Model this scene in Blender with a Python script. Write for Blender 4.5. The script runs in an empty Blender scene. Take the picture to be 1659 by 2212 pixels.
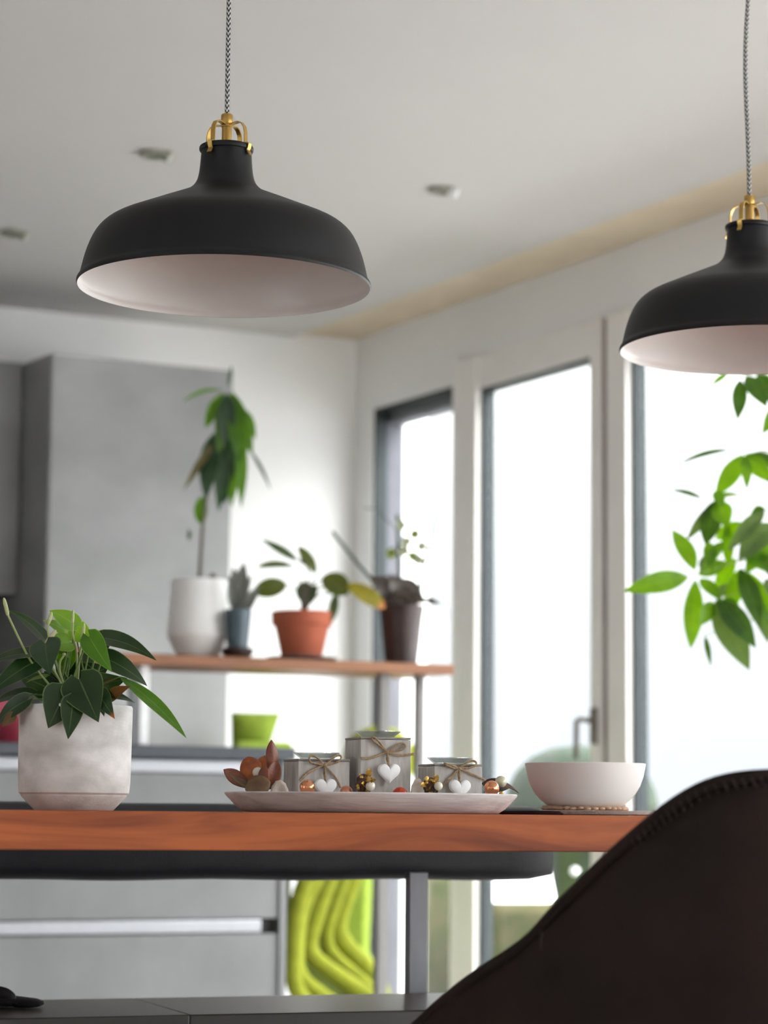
import bpy, math, random
from mathutils import Vector as V, Matrix
random.seed(7)
sc = bpy.context.scene
COL = sc.collection
sin, cos, pi = math.sin, math.cos, math.pi

# ------------------------------------------------------------------ camera
FPX, CX, CY = 5223.0, 829.5, 1106.0
TH, RO, CZ = math.atan(658 / 5223.0), 0.009, 0.745
Fv = V((0, cos(TH), sin(TH)))
R0 = V((1, 0, 0)); U0 = V((0, -sin(TH), cos(TH)))
Rv = R0 * cos(RO) + U0 * sin(RO)
Uv = U0 * cos(RO) - R0 * sin(RO)
CAM = V((0, 0, CZ))
cam_d = bpy.data.cameras.new('camera'); cam = bpy.data.objects.new('camera', cam_d); COL.objects.link(cam)
m = Matrix((Rv, Uv, -Fv)).transposed().to_4x4(); m.translation = CAM
cam.matrix_world = m
cam_d.sensor_fit = 'VERTICAL'; cam_d.sensor_height = 36; cam_d.sensor_width = 27
cam_d.lens = FPX / 2212 * 36
cam_d.clip_start = .05; cam_d.clip_end = 400
cam_d.dof.use_dof = True; cam_d.dof.focus_distance = 3.03; cam_d.dof.aperture_fstop = 5.0
cam_d.dof.aperture_blades = 0
sc.camera = cam

# ------------------------------------------------------------------ exposure
sc.view_settings.view_transform = 'Standard'; sc.view_settings.look = 'None'
sc.view_settings.gamma = 1; sc.view_settings.use_curve_mapping = False
sc.view_settings.exposure = 0.60
sc.cycles.use_denoising = True
sc.cycles.max_bounces = 9; sc.cycles.diffuse_bounces = 7; sc.cycles.glossy_bounces = 4
sc.cycles.transmission_bounces = 6; sc.cycles.transparent_max_bounces = 10
sc.cycles.sample_clamp_indirect = 6

# ------------------------------------------------------------------ world: overcast sky, brighter towards the zenith
SKY_H, SKY_Z = 0.95, 7.0
w = bpy.data.worlds.new('overcast'); sc.world = w; w.use_nodes = True
nt = w.node_tree; nt.nodes.clear()
o = nt.nodes.new('ShaderNodeOutputWorld'); bg = nt.nodes.new('ShaderNodeBackground')
tc = nt.nodes.new('ShaderNodeTexCoord'); sp = nt.nodes.new('ShaderNodeSeparateXYZ')
rp = nt.nodes.new('ShaderNodeValToRGB'); ns = nt.nodes.new('ShaderNodeTexNoise'); mx = nt.nodes.new('ShaderNodeMath')
nt.links.new(tc.outputs['Generated'], sp.inputs[0])
ns.inputs['Scale'].default_value = 5; ns.inputs['Detail'].default_value = 3
nt.links.new(tc.outputs['Generated'], ns.inputs['Vector'])
mx.operation = 'MULTIPLY_ADD'; mx.inputs[1].default_value = .05
nt.links.new(ns.outputs['Fac'], mx.inputs[0]); nt.links.new(sp.outputs['Z'], mx.inputs[2])
nt.links.new(mx.outputs[0], rp.inputs['Fac'])
cr = rp.color_ramp; cr.elements[0].position = 0; cr.elements[0].color = (.10, .101, .106, 1)
cr.elements[1].position = 1; cr.elements[1].color = (1, 1, 1, 1)
for p_, c_ in ((.04, (.098, .102, .113, 1)), (.11, (.118, .121, .128, 1)), (.18, (.17, .172, .176, 1)), (.36, (.42, .42, .425, 1)), (.6, (.75, .75, .76, 1))):
    e = cr.elements.new(p_); e.color = c_
nt.links.new(rp.outputs['Color'], bg.inputs['Color'])
# the hidden sun brightens the cloud to the right, behind the viewer
SUN_DIR = V((.80, -.55, .27)).normalized(); GLOW = 19.0
dt = nt.nodes.new('ShaderNodeVectorMath'); dt.operation = 'DOT_PRODUCT'; dt.inputs[1].default_value = SUN_DIR
nt.links.new(tc.outputs['Generated'], dt.inputs[0])
mr = nt.nodes.new('ShaderNodeMapRange'); mr.interpolation_type = 'SMOOTHSTEP'
mr.inputs['From Min'].default_value = .62; mr.inputs['From Max'].default_value = 1; mr.inputs['To Min'].default_value = SKY_Z; mr.inputs['To Max'].default_value = SKY_Z + GLOW
nt.links.new(dt.outputs['Value'], mr.inputs['Value']); nt.links.new(mr.outputs[0], bg.inputs['Strength'])
nt.links.new(bg.outputs[0], o.inputs[0])

# ------------------------------------------------------------------ pixel -> world
def ray(x, y): return Fv * FPX + Rv * (x - CX) + Uv * (CY - y)
def at(x, y, Y):
    d = ray(x, y); return CAM + d * (Y / d.y)
def onz(x, y, z):
    d = ray(x, y); return CAM + d * ((z - CZ) / d.z)

# the window wall runs from the corner C0 towards the viewer; WN points outdoors
CEIL = 2.45
C0 = V((-.106, 8.642, 0)); WA = math.radians(29)
WD = V((sin(WA), -cos(WA), 0)); WN = V((cos(WA), sin(WA), 0))
BA = math.radians(64)
BD = V((-sin(BA), -cos(BA), 0))      # along the back wall, to the left
BN = V((cos(BA), -sin(BA), 0))       # back wall normal, into the room
def W(s, o, z): return C0 + WD * s + WN * o + V((0, 0, z))
def B(s, o, z): return C0 + BD * s + BN * o + V((0, 0, z))

# portals that guide the sky's light through the panes
def portal(s0, s1, z0, z1):
    l = bpy.data.lights.new('window_portal', 'AREA'); l.shape = 'RECTANGLE'
    l.size = s1 - s0; l.size_y = z1 - z0; l.cycles.is_portal = True
    ob = bpy.data.objects.new('window_portal', l); COL.objects.link(ob)
    z_ax = WN.copy(); x_ax = WD.copy(); y_ax = z_ax.cross(x_ax)
    mm = Matrix((x_ax, y_ax, z_ax)).transposed().to_4x4(); mm.translation = W((s0 + s1) / 2, .09, (z0 + z1) / 2)
    ob.matrix_world = mm
WINS = [(.128, .706), (.861, 1.530), (1.715, 3.30), (3.50, 5.1), (5.3, 6.9), (7.1, 8.7), (8.9, 10.6)]  # windows after the third are added out of view for daylight
for a, b in WINS: portal(a, b, .06, 2.16)
FMAX, FWIN_ADDED = 11.5, [(.25, 1.7)]
for a, b in FWIN_ADDED:
    l = bpy.data.lights.new('window_portal', 'AREA'); l.shape = 'RECTANGLE'; l.size = b - a; l.size_y = 2.1; l.cycles.is_portal = True
    ob = bpy.data.objects.new('window_portal', l); COL.objects.link(ob)
    ax = Matrix((-WN, WD.cross(-WN), WD)).transposed().to_4x4(); ax.translation = C0 + WD * (FMAX + .12) - WN * (a + b) / 2 + V((0, 0, 1.11)); ob.matrix_world = ax

# ------------------------------------------------------------------ materials
def new_mat(name):
    m = bpy.data.materials.new(name); m.use_nodes = True
    return m, m.node_tree, m.node_tree.nodes['Principled BSDF']
def mat(name, c1, c2=None, scale=20, rough=.5, metal=0, bump=0, stretch=(1, 1, 1), rot=0, detail=4, lo=.35, hi=.65,
        coat=0, spec=None, bscale=None, distort=0, sheen=0, rrange=None, transl=0):
    m, t, b = new_mat(name)
    c2 = c2 or tuple(x * .88 for x in c1)
    tc = t.nodes.new('ShaderNodeTexCoord'); mp = t.nodes.new('ShaderNodeMapping')
    mp.inputs['Rotation'].default_value = (0, 0, rot)
    mp2 = t.nodes.new('ShaderNodeMapping'); mp2.inputs['Scale'].default_value = stretch
    t.links.new(tc.outputs['Object'], mp.inputs[0]); t.links.new(mp.outputs[0], mp2.inputs[0])
    n = t.nodes.new('ShaderNodeTexNoise'); n.inputs['Scale'].default_value = scale; n.inputs['Detail'].default_value = detail
    n.inputs['Distortion'].default_value = distort
    t.links.new(mp2.outputs[0], n.inputs['Vector'])
    r = t.nodes.new('ShaderNodeValToRGB'); r.color_ramp.elements[0].position = lo; r.color_ramp.elements[1].position = hi
    r.color_ramp.elements[0].color = (*c1, 1); r.color_ramp.elements[1].color = (*c2, 1)
    t.links.new(n.outputs['Fac'], r.inputs[0]); t.links.new(r.outputs[0], b.inputs['Base Color'])
    b.inputs['Roughness'].default_value = rough; b.inputs['Metallic'].default_value = metal
    if rrange:
        mr = t.nodes.new('ShaderNodeMapRange'); mr.inputs['To Min'].default_value = rrange[0]; mr.inputs['To Max'].default_value = rrange[1]
        t.links.new(n.outputs['Fac'], mr.inputs[0]); t.links.new(mr.outputs[0], b.inputs['Roughness'])
    if spec is not None: b.inputs['Specular IOR Level'].default_value = spec
    if coat: b.inputs['Coat Weight'].default_value = coat
    if sheen: b.inputs['Sheen Weight'].default_value = sheen; b.inputs['Sheen Roughness'].default_value = .4
    if bump:
        n2 = t.nodes.new('ShaderNodeTexNoise'); n2.inputs['Scale'].default_value = bscale or scale * 4; n2.inputs['Detail'].default_value = 5
        t.links.new(mp2.outputs[0], n2.inputs['Vector'])
        bp = t.nodes.new('ShaderNodeBump'); bp.inputs['Strength'].default_value = bump; bp.inputs['Distance'].default_value = .002
        t.links.new(n2.outputs['Fac'], bp.inputs['Height']); t.links.new(bp.outputs[0], b.inputs['Normal'])
    return m
def leaf_mat(name, c1, c2, rim, transl=.35, rough=.38, tip=None):
    """UV: x along the leaf 0..1, y across 0..1 (mid-rib at .5)"""
    m, t, b = new_mat(name)
    uv = t.nodes.new('ShaderNodeTexCoord'); s = t.nodes.new('ShaderNodeSeparateXYZ'); t.links.new(uv.outputs['UV'], s.inputs[0])
    n = t.nodes.new('ShaderNodeTexNoise'); n.inputs['Scale'].default_value = 38; t.links.new(uv.outputs['Object'], n.inputs['Vector'])
    r = t.nodes.new('ShaderNodeValToRGB'); r.color_ramp.elements[0].position = .35; r.color_ramp.elements[1].position = .65
    r.color_ramp.elements[0].color = (*c1, 1); r.color_ramp.elements[1].color = (*c2, 1); t.links.new(n.outputs['Fac'], r.inputs[0])
    q = t.nodes.new('ShaderNodeValToRGB'); e = q.color_ramp.elements
    e[0].position = 0; e[0].color = (1, 1, 1, 1); e[1].position = 1; e[1].color = (1, 1, 1, 1)
    for p_, v_ in ((.02, 1), (.035, 0), (.475, 0), (.495, .8), (.505, .8), (.525, 0), (.965, 0), (.98, 1)):
        k = e.new(p_); k.color = (v_, v_, v_, 1)
    t.links.new(s.outputs['Y'], q.inputs[0])
    mxn = t.nodes.new('ShaderNodeMix'); mxn.data_type = 'RGBA'; t.links.new(q.outputs[0], mxn.inputs['Factor'])
    t.links.new(r.outputs[0], mxn.inputs['A']); mxn.inputs['B'].default_value = (*rim, 1)
    out_c = mxn.outputs['Result']
    if tip:
        q2 = t.nodes.new('ShaderNodeValToRGB'); q2.color_ramp.elements[0].position = .8; q2.color_ramp.elements[1].position = .92
        t.links.new(s.outputs['X'], q2.inputs[0]); m2 = t.nodes.new('ShaderNodeMix'); m2.data_type = 'RGBA'
        t.links.new(q2.outputs[0], m2.inputs['Factor']); t.links.new(out_c, m2.inputs['A']); m2.inputs['B'].default_value = (*tip, 1)
        out_c = m2.outputs['Result']
    t.links.new(out_c, b.inputs['Base Color']); b.inputs['Roughness'].default_value = rough
    tr = t.nodes.new('ShaderNodeBsdfTranslucent'); hs = t.nodes.new('ShaderNodeHueSaturation')
    hs.inputs['Saturation'].default_value = 1.25; hs.inputs['Value'].default_value = 1.9; hs.inputs['Hue'].default_value = .485
    t.links.new(out_c, hs.inputs['Color']); t.links.new(hs.outputs[0], tr.inputs[0])
    ms = t.nodes.new('ShaderNodeMixShader'); ms.inputs[0].default_value = transl
    t.links.new(b.outputs[0], ms.inputs[1]); t.links.new(tr.outputs[0], ms.inputs[2])
    t.links.new(ms.outputs[0], t.nodes['Material Output'].inputs[0])
    return m
def glass_pane(name):
    m = bpy.data.materials.new(name); m.use_nodes = True; t = m.node_tree; t.nodes.clear()
    o = t.nodes.new('ShaderNodeOutputMaterial'); a = t.nodes.new('ShaderNodeBsdfTransparent'); g = t.nodes.new('ShaderNodeBsdfGlossy')
    lw = t.nodes.new('ShaderNodeLayerWeight'); f = t.nodes.new('ShaderNodeMath'); mm = t.nodes.new('ShaderNodeMixShader'); g.inputs['Roughness'].default_value = .01
    pw = t.nodes.new('ShaderNodeMath'); pw.operation = 'POWER'; pw.inputs[1].default_value = 5; t.links.new(lw.outputs['Facing'], pw.inputs[0])
    f.operation = 'MULTIPLY_ADD'; f.inputs[1].default_value = .5; f.inputs[2].default_value = .03; t.links.new(pw.outputs[0], f.inputs[0])
    a.inputs[0].default_value = (.985, 1, .99, 1)
    t.links.new(f.outputs[0], mm.inputs[0]); t.links.new(a.outputs[0], mm.inputs[1]); t.links.new(g.outputs[0], mm.inputs[2]); t.links.new(mm.outputs[0], o.inputs[0])
    return m
TDA = math.radians(70)                       # heading of the table's long edge
TROT = -(pi / 2 - TDA)                       # turns world coordinates into table coordinates
M = {}
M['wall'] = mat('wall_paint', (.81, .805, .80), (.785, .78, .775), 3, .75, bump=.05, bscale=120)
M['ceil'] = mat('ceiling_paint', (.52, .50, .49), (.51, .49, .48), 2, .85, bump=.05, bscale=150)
M['tan'] = mat('tan_lacquer', (.62, .52, .39), (.56, .46, .34), 5, .6)
M['frame'] = mat('white_window_frame', (.84, .81, .78), (.81, .78, .75), 8, .45)
M['gap'] = mat('brown_seal', (.22, .18, .16), None, 8, .6)
M['dark_alu'] = mat('anthracite_aluminium', (.030, .037, .040), (.025, .031, .034), 20, .6, spec=.25)
M['reveal'] = mat('outer_reveal_render', (.10, .10, .12), (.085, .085, .10), 10, .8, bump=.2)
M['glass'] = glass_pane('window_glass')
M['concrete'] = mat('concrete_decor', (.33, .33, .33), (.21, .21, .212), 2.6, .42, bump=.05, detail=7, lo=.3, hi=.72, stretch=(1, 1, 1.4), bscale=90)
M['concrete_isl'] = mat('concrete_island_front', (.22, .22, .225), (.15, .15, .153), 2.6, .45, bump=.05, detail=7, lo=.3, hi=.72, stretch=(1.5, 1.5, 1), bscale=90)
M['carcass'] = mat('dark_carcass', (.05, .048, .046), None, 10, .6)
M['counter'] = mat('dark_counter', (.035, .042, .055), (.028, .034, .045), 30, .3)
M['alu'] = mat('brushed_aluminium', (.40, .405, .43), (.35, .355, .38), 60, .35, metal=.6, stretch=(1, 1, 12))
M['post'] = mat('brushed_steel_post', (.20, .19, .18), (.17, .16, .155), 60, .5, metal=.2, stretch=(1, 1, .1))
M['lit_white'] = mat('lit_white_metal', (.85, .85, .87), None, 30, .4)  # white for a lit post face and for reflections
M['walnut'] = mat('walnut_wood', (.50, .135, .045), (.20, .050, .023), 2.6, .5, stretch=(1, 7, 9), rot=TROT, distort=1.9, detail=9, lo=.33, hi=.70, spec=.25)
M['oak'] = mat('oiled_oak', (.29, .115, .045), (.20, .075, .028), 4, .4, stretch=(1, 9, 9), rot=TROT, distort=.8, detail=6)
M['black_leather'] = mat('black_leather', (.012, .0135, .019), (.009, .0105, .015), 60, .5, bump=.25, bscale=260)
M['bench_leather'] = mat('grey_leather', (.060, .057, .052), (.054, .051, .047), 30, .34, bump=.05, bscale=160)
M['black_cloth'] = mat('black_cloth', (.008, .008, .01), (.016, .016, .02), 80, .9, bump=.6)
M['steel_dark'] = mat('dark_steel', (.20, .20, .215), (.17, .17, .18), 50, .35, metal=.6, stretch=(1, 1, .2))
M['chair'] = mat('dark_brown_leather', (.026, .014, .010), (.015, .0085, .006), 9, .7, bump=.35, bscale=300, detail=6, spec=.22)
M['chair_inner'] = mat('dark_brown_leather_inside', (.04, .024, .02), None, 9, .6, bump=.3, bscale=300)
M['thread'] = mat('brown_thread', (.045, .03, .024), None, 80, .8)
M['lamp_black'] = mat('matt_black_enamel', (.0085, .0085, .0098), (.0072, .0072, .0085), 30, .5, spec=.35)
M['lamp_white'] = mat('white_enamel', (.66, .615, .59), (.63, .59, .565), 10, .4)
M['brass'] = mat('satin_brass', (.62, .40, .12), (.55, .35, .10), 60, .32, metal=1, stretch=(1, 1, .2))
M['plaster'] = mat('whitewashed_clay', (.88, .87, .86), (.56, .55, .53), 17, .8, bump=.25, detail=8, lo=.38, hi=.68, bscale=140, stretch=(1, 1, 1.6))
M['plate'] = mat('whitewashed_wood', (.70, .685, .675), (.46, .42, .41), 16, .6, bump=.25, stretch=(.7, 3, 9), rot=TROT, lo=.42, hi=.82, detail=7, bscale=50)
M['greywood'] = mat('greywashed_wood', (.56, .53, .505), (.40, .37, .35), 26, .75, bump=.3, stretch=(5, 5, .7), rot=TROT, detail=6, bscale=60)
M['greywood_dark'] = mat('greywashed_wood_edge', (.27, .24, .225), (.33, .30, .285), 26, .8, bump=.3, stretch=(5, 5, .7), rot=TROT)
M['ceramic'] = mat('white_ceramic', (.86, .85, .835), (.84, .83, .81), 12, .38)
M['white_paint'] = mat('white_painted_wood', (.93, .93, .94), (.90, .90, .91), 60, .6, bump=.1)
M['twine'] = mat('jute_twine', (.50, .36, .22), (.32, .21, .12), 300, .9, bump=.8)
M['copper'] = mat('copper_bauble', (.86, .38, .20), (.82, .34, .17), 20, .13, metal=.92)
M['copper_dull'] = mat('matt_copper_bauble', (.72, .34, .22), (.66, .30, .19), 20, .33, metal=.8)
M['red'] = mat('red_bauble', (.75, .09, .045), (.68, .07, .035), 20, .25, metal=.3)
M['pearl'] = mat('pearl', (.80, .74, .62), (.76, .70, .58), 20, .2, coat=.6)
M['pearl_green'] = mat('greenish_pearl', (.62, .62, .44), (.57, .57, .4), 20, .15, coat=.8)
M['gold'] = mat('gold_leaf', (.72, .48, .14), (.50, .30, .07), 120, .25, metal=.9, bump=.5)
M['husk'] = mat('dark_husk', (.10, .045, .03), (.055, .025, .018), 90, .7, bump=.8)
M['shell'] = mat('shell', (.78, .72, .64), (.62, .50, .42), 60, .45, bump=.3)
M['petal_red'] = mat('dried_petal_redbrown', (.15, .033, .018), (.26, .085, .035), 60, .42, bump=.3)
M['petal_orange'] = mat('dried_petal_orange', (.48, .125, .02), (.26, .06, .018), 60, .4, bump=.3)
M['petal_olive'] = mat('dried_petal_olive', (.17, .105, .04), (.11, .05, .025), 60, .5, bump=.3)
M['dark_cloth'] = mat('dark_brown_cloth', (.022, .010, .011), (.016, .008, .009), 120, 1, bump=.5, spec=.05)
M['mat_cloth'] = mat('pale_taupe_mat', (.52, .47, .45), (.46, .41, .39), 120, .85, bump=.4)
M['bead'] = mat('tan_bead', (.62, .40, .25), (.52, .32, .20), 150, .6)
M['terracotta'] = mat('terracotta', (.40, .10, .048), (.34, .083, .04), 14, .8, bump=.1)
M['blue_pot'] = mat('blue_grey_glaze', (.055, .085, .105), (.045, .07, .09), 12, .4)
M['dark_pot'] = mat('dark_plastic_pot', (.040, .018, .015), (.022, .010, .009), 30, .4)
M['saucer'] = mat('dark_grey_saucer', (.13, .115, .115), None, 30, .5)
M['soil'] = mat('soil', (.05, .03, .02), (.09, .055, .035), 120, .95, bump=1)
M['stem'] = mat('green_stem', (.16, .25, .06), (.12, .20, .05), 40, .5)
M['stem_pale'] = mat('pale_green_stem', (.36, .44, .16), (.3, .38, .13), 40, .5)
M['stem_brown'] = mat('brown_stem', (.13, .11, .085), (.10, .085, .06), 40, .7)
M['spadix'] = mat('pale_spadix', (.56, .60, .30), (.48, .52, .24), 300, .6, bump=.6)
M['spadix_cream'] = mat('cream_spadix', (.70, .64, .42), (.6, .54, .33), 300, .6, bump=.6)
M['lf_dark'] = leaf_mat('anthurium_leaf_dark', (.014, .038, .011), (.023, .052, .014), (.12, .19, .07), .2, .36)
M['lf_mid'] = leaf_mat('anthurium_leaf_green', (.055, .16, .018), (.075, .20, .025), (.2, .32, .08), .35, .33, )
M['lf_light'] = leaf_mat('anthurium_spathe_green', (.17, .33, .04), (.22, .40, .06), (.32, .46, .12), .35, .4)
M['lf_browntip'] = leaf_mat('anthurium_leaf_brown_tip', (.013, .036, .015), (.021, .050, .021), (.16, .24, .08), .2, .3, tip=(.36, .13, .05))
M['lf_dry'] = leaf_mat('dry_leaf', (.17, .085, .035), (.15, .10, .04), (.22, .16, .08), .2, .6)
M['pc_green'] = leaf_mat('money_tree_leaf', (.085, .21, .010), (.11, .25, .014), (.16, .3, .04), .5, .4)
M['pc_dark'] = leaf_mat('money_tree_leaf_dark', (.03, .085, .010), (.045, .11, .014), (.1, .18, .04), .32, .4)
M['pc_dull'] = leaf_mat('money_tree_leaf_dull', (.09, .15, .045), (.11, .175, .055), (.16, .22, .08), .3, .45)
M['av_green'] = leaf_mat('avocado_leaf', (.055, .145, .012), (.075, .18, .018), (.12, .22, .04), .45, .4)
M['av_dark'] = leaf_mat('avocado_leaf_dark', (.022, .052, .022), (.032, .068, .03), (.08, .13, .05), .25, .4)
M['av_brown'] = leaf_mat('avocado_leaf_brown', (.14, .12, .045), (.11, .10, .04), (.16, .14, .06), .3, .6)
M['ru_green'] = leaf_mat('thick_leaf_olive', (.058, .075, .010), (.075, .098, .013), (.15, .17, .04), .25, .42)
M['ru_dark'] = leaf_mat('thick_leaf_dark', (.035, .06, .018), (.045, .075, .022), (.09, .12, .03), .2, .42)
M['ru_yellow'] = leaf_mat('thick_leaf_yellowing', (.22, .20, .02), (.27, .24, .025), (.34, .26, .05), .3, .45, tip=(.55, .22, .06))
M['grey_leaf'] = leaf_mat('grey_green_leaf', (.11, .115, .10), (.14, .145, .125), (.22, .22, .19), .2, .55)
M['orc_leaf'] = leaf_mat('orchid_leaf_brown', (.06, .05, .04), (.085, .065, .055), (.14, .11, .1), .15, .5)
M['orc_green'] = leaf_mat('orchid_leaf_green', (.05, .085, .055), (.06, .10, .065), (.1, .15, .1), .2, .6)
M['orchid'] = leaf_mat('orchid_petal', (.36, .38, .27), (.30, .33, .2), (.4, .42, .3), .2, .7)
M['orchid_green'] = leaf_mat('orchid_bud_green', (.17, .21, .04), (.14, .18, .03), (.25, .3, .06), .2, .7)
M['lime'] = mat('lime_fabric', (.26, .285, .015), (.20, .225, .010), 30, .9, bump=.2)
M['lime_shade'] = mat('lime_fabric_shade', (.08, .10, .006), (.06, .08, .005), 30, .9)  # lime darkened to put shade into the fold gaps
M['lime_cushion'] = mat('lime_cushion_fabric', (.24, .33, .028), (.20, .28, .022), 30, .85, bump=.2)
M['pink'] = leaf_mat('pink_petal', (.62, .16, .24), (.7, .24, .32), (.75, .4, .45), .35, .6)
M['pink_red'] = mat('dark_pink_glaze', (.42, .045, .08), (.36, .04, .07), 20, .35)
M['spot_grey'] = mat('spotlight_grey', (.24, .24, .19), (.2, .2, .16), 40, .5)
M['spot_white'] = mat('spotlight_white_glass', (.85, .86, .85), None, 40, .2)
M['handle'] = mat('bronze_handle', (.24, .22, .19), (.2, .18, .16), 40, .35, metal=.6)
M['lawn'] = mat('lawn', (.030, .042, .010), (.060, .055, .022), 1.2, .95, bump=.6, detail=8)
M['terrace'] = mat('terrace_low_bounce', (.36, .35, .34), (.30, .29, .28), 2, .8)
M['snow'] = mat('pale_gravel', (.82, .82, .83), (.76, .76, .78), 1, .9)
M['cover'] = mat('green_cover_cloth', (.040, .055, .040), (.05, .064, .048), 3, .55, bump=.2)
M['cover_grey'] = mat('grey_cover_band', (.10, .13, .15), None, 3, .5)
M['hedge'] = mat('hedge_leaves', (.035, .045, .012), (.07, .062, .03), 14, .95, bump=1)
for n_ in ('lawn', 'snow', 'terrace', 'cover', 'hedge'):
    M[n_].node_tree.nodes['Principled BSDF'].inputs['Specular IOR Level'].default_value = .04
M['floor'] = mat('floor_oak', (.44, .42, .405), (.38, .36, .345), 2, .5, stretch=(1, 8, 1), rot=-WA)
M['splash'] = mat('dark_backsplash', (.035, .033, .032), None, 6, .3)
M['pan'] = mat('grey_enamel', (.17, .19, .20), None, 10, .3)
# striped lamp cord: chevron weave
def cord_mat():
    m, t, b = new_mat('black_white_textile_cord')
    uv = t.nodes.new('ShaderNodeTexCoord'); s = t.nodes.new('ShaderNodeSeparateXYZ'); t.links.new(uv.outputs['UV'], s.inputs[0])
    def mth(op, a, b_=None, c=None):
        n = t.nodes.new('ShaderNodeMath'); n.operation = op
        for i, v in enumerate((a, b_, c)):
            if v is None: continue
            if isinstance(v, (int, float)): n.inputs[i].default_value = v
            else: t.links.new(v, n.inputs[i])
        return n.outputs[0]
    # around: U 0..1, along: V in metres
    zig = mth('ABSOLUTE', mth('SUBTRACT', mth('FRACT', mth('MULTIPLY', s.outputs['X'], 4)), .5))
    ph = mth('FRACT', mth('MULTIPLY_ADD', s.outputs['Y'], 145, mth('MULTIPLY', zig, 1.6)))
    st = mth('GREATER_THAN', ph, .5)
    mxn = t.nodes.new('ShaderNodeMix'); mxn.data_type = 'RGBA'; t.links.new(st, mxn.inputs['Factor'])
    mxn.inputs['A'].default_value = (.012, .012, .014, 1); mxn.inputs['B'].default_value = (.62, .61, .59, 1)
    t.links.new(mxn.outputs['Result'], b.inputs['Base Color']); b.inputs['Roughness'].default_value = .9
    return m
M['cord'] = cord_mat()
M['clear'] = glass_pane('clear_cup_glass')
for n_ in M['clear'].node_tree.nodes:
    if n_.type == 'MATH' and n_.operation == 'MULTIPLY_ADD': n_.inputs[1].default_value = .6; n_.inputs[2].default_value = .36
    if n_.type == 'BSDF_TRANSPARENT': n_.inputs[0].default_value = (.86, .89, .88, 1)
    if n_.type == 'BSDF_GLOSSY': n_.inputs['Roughness'].default_value = .08

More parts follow.
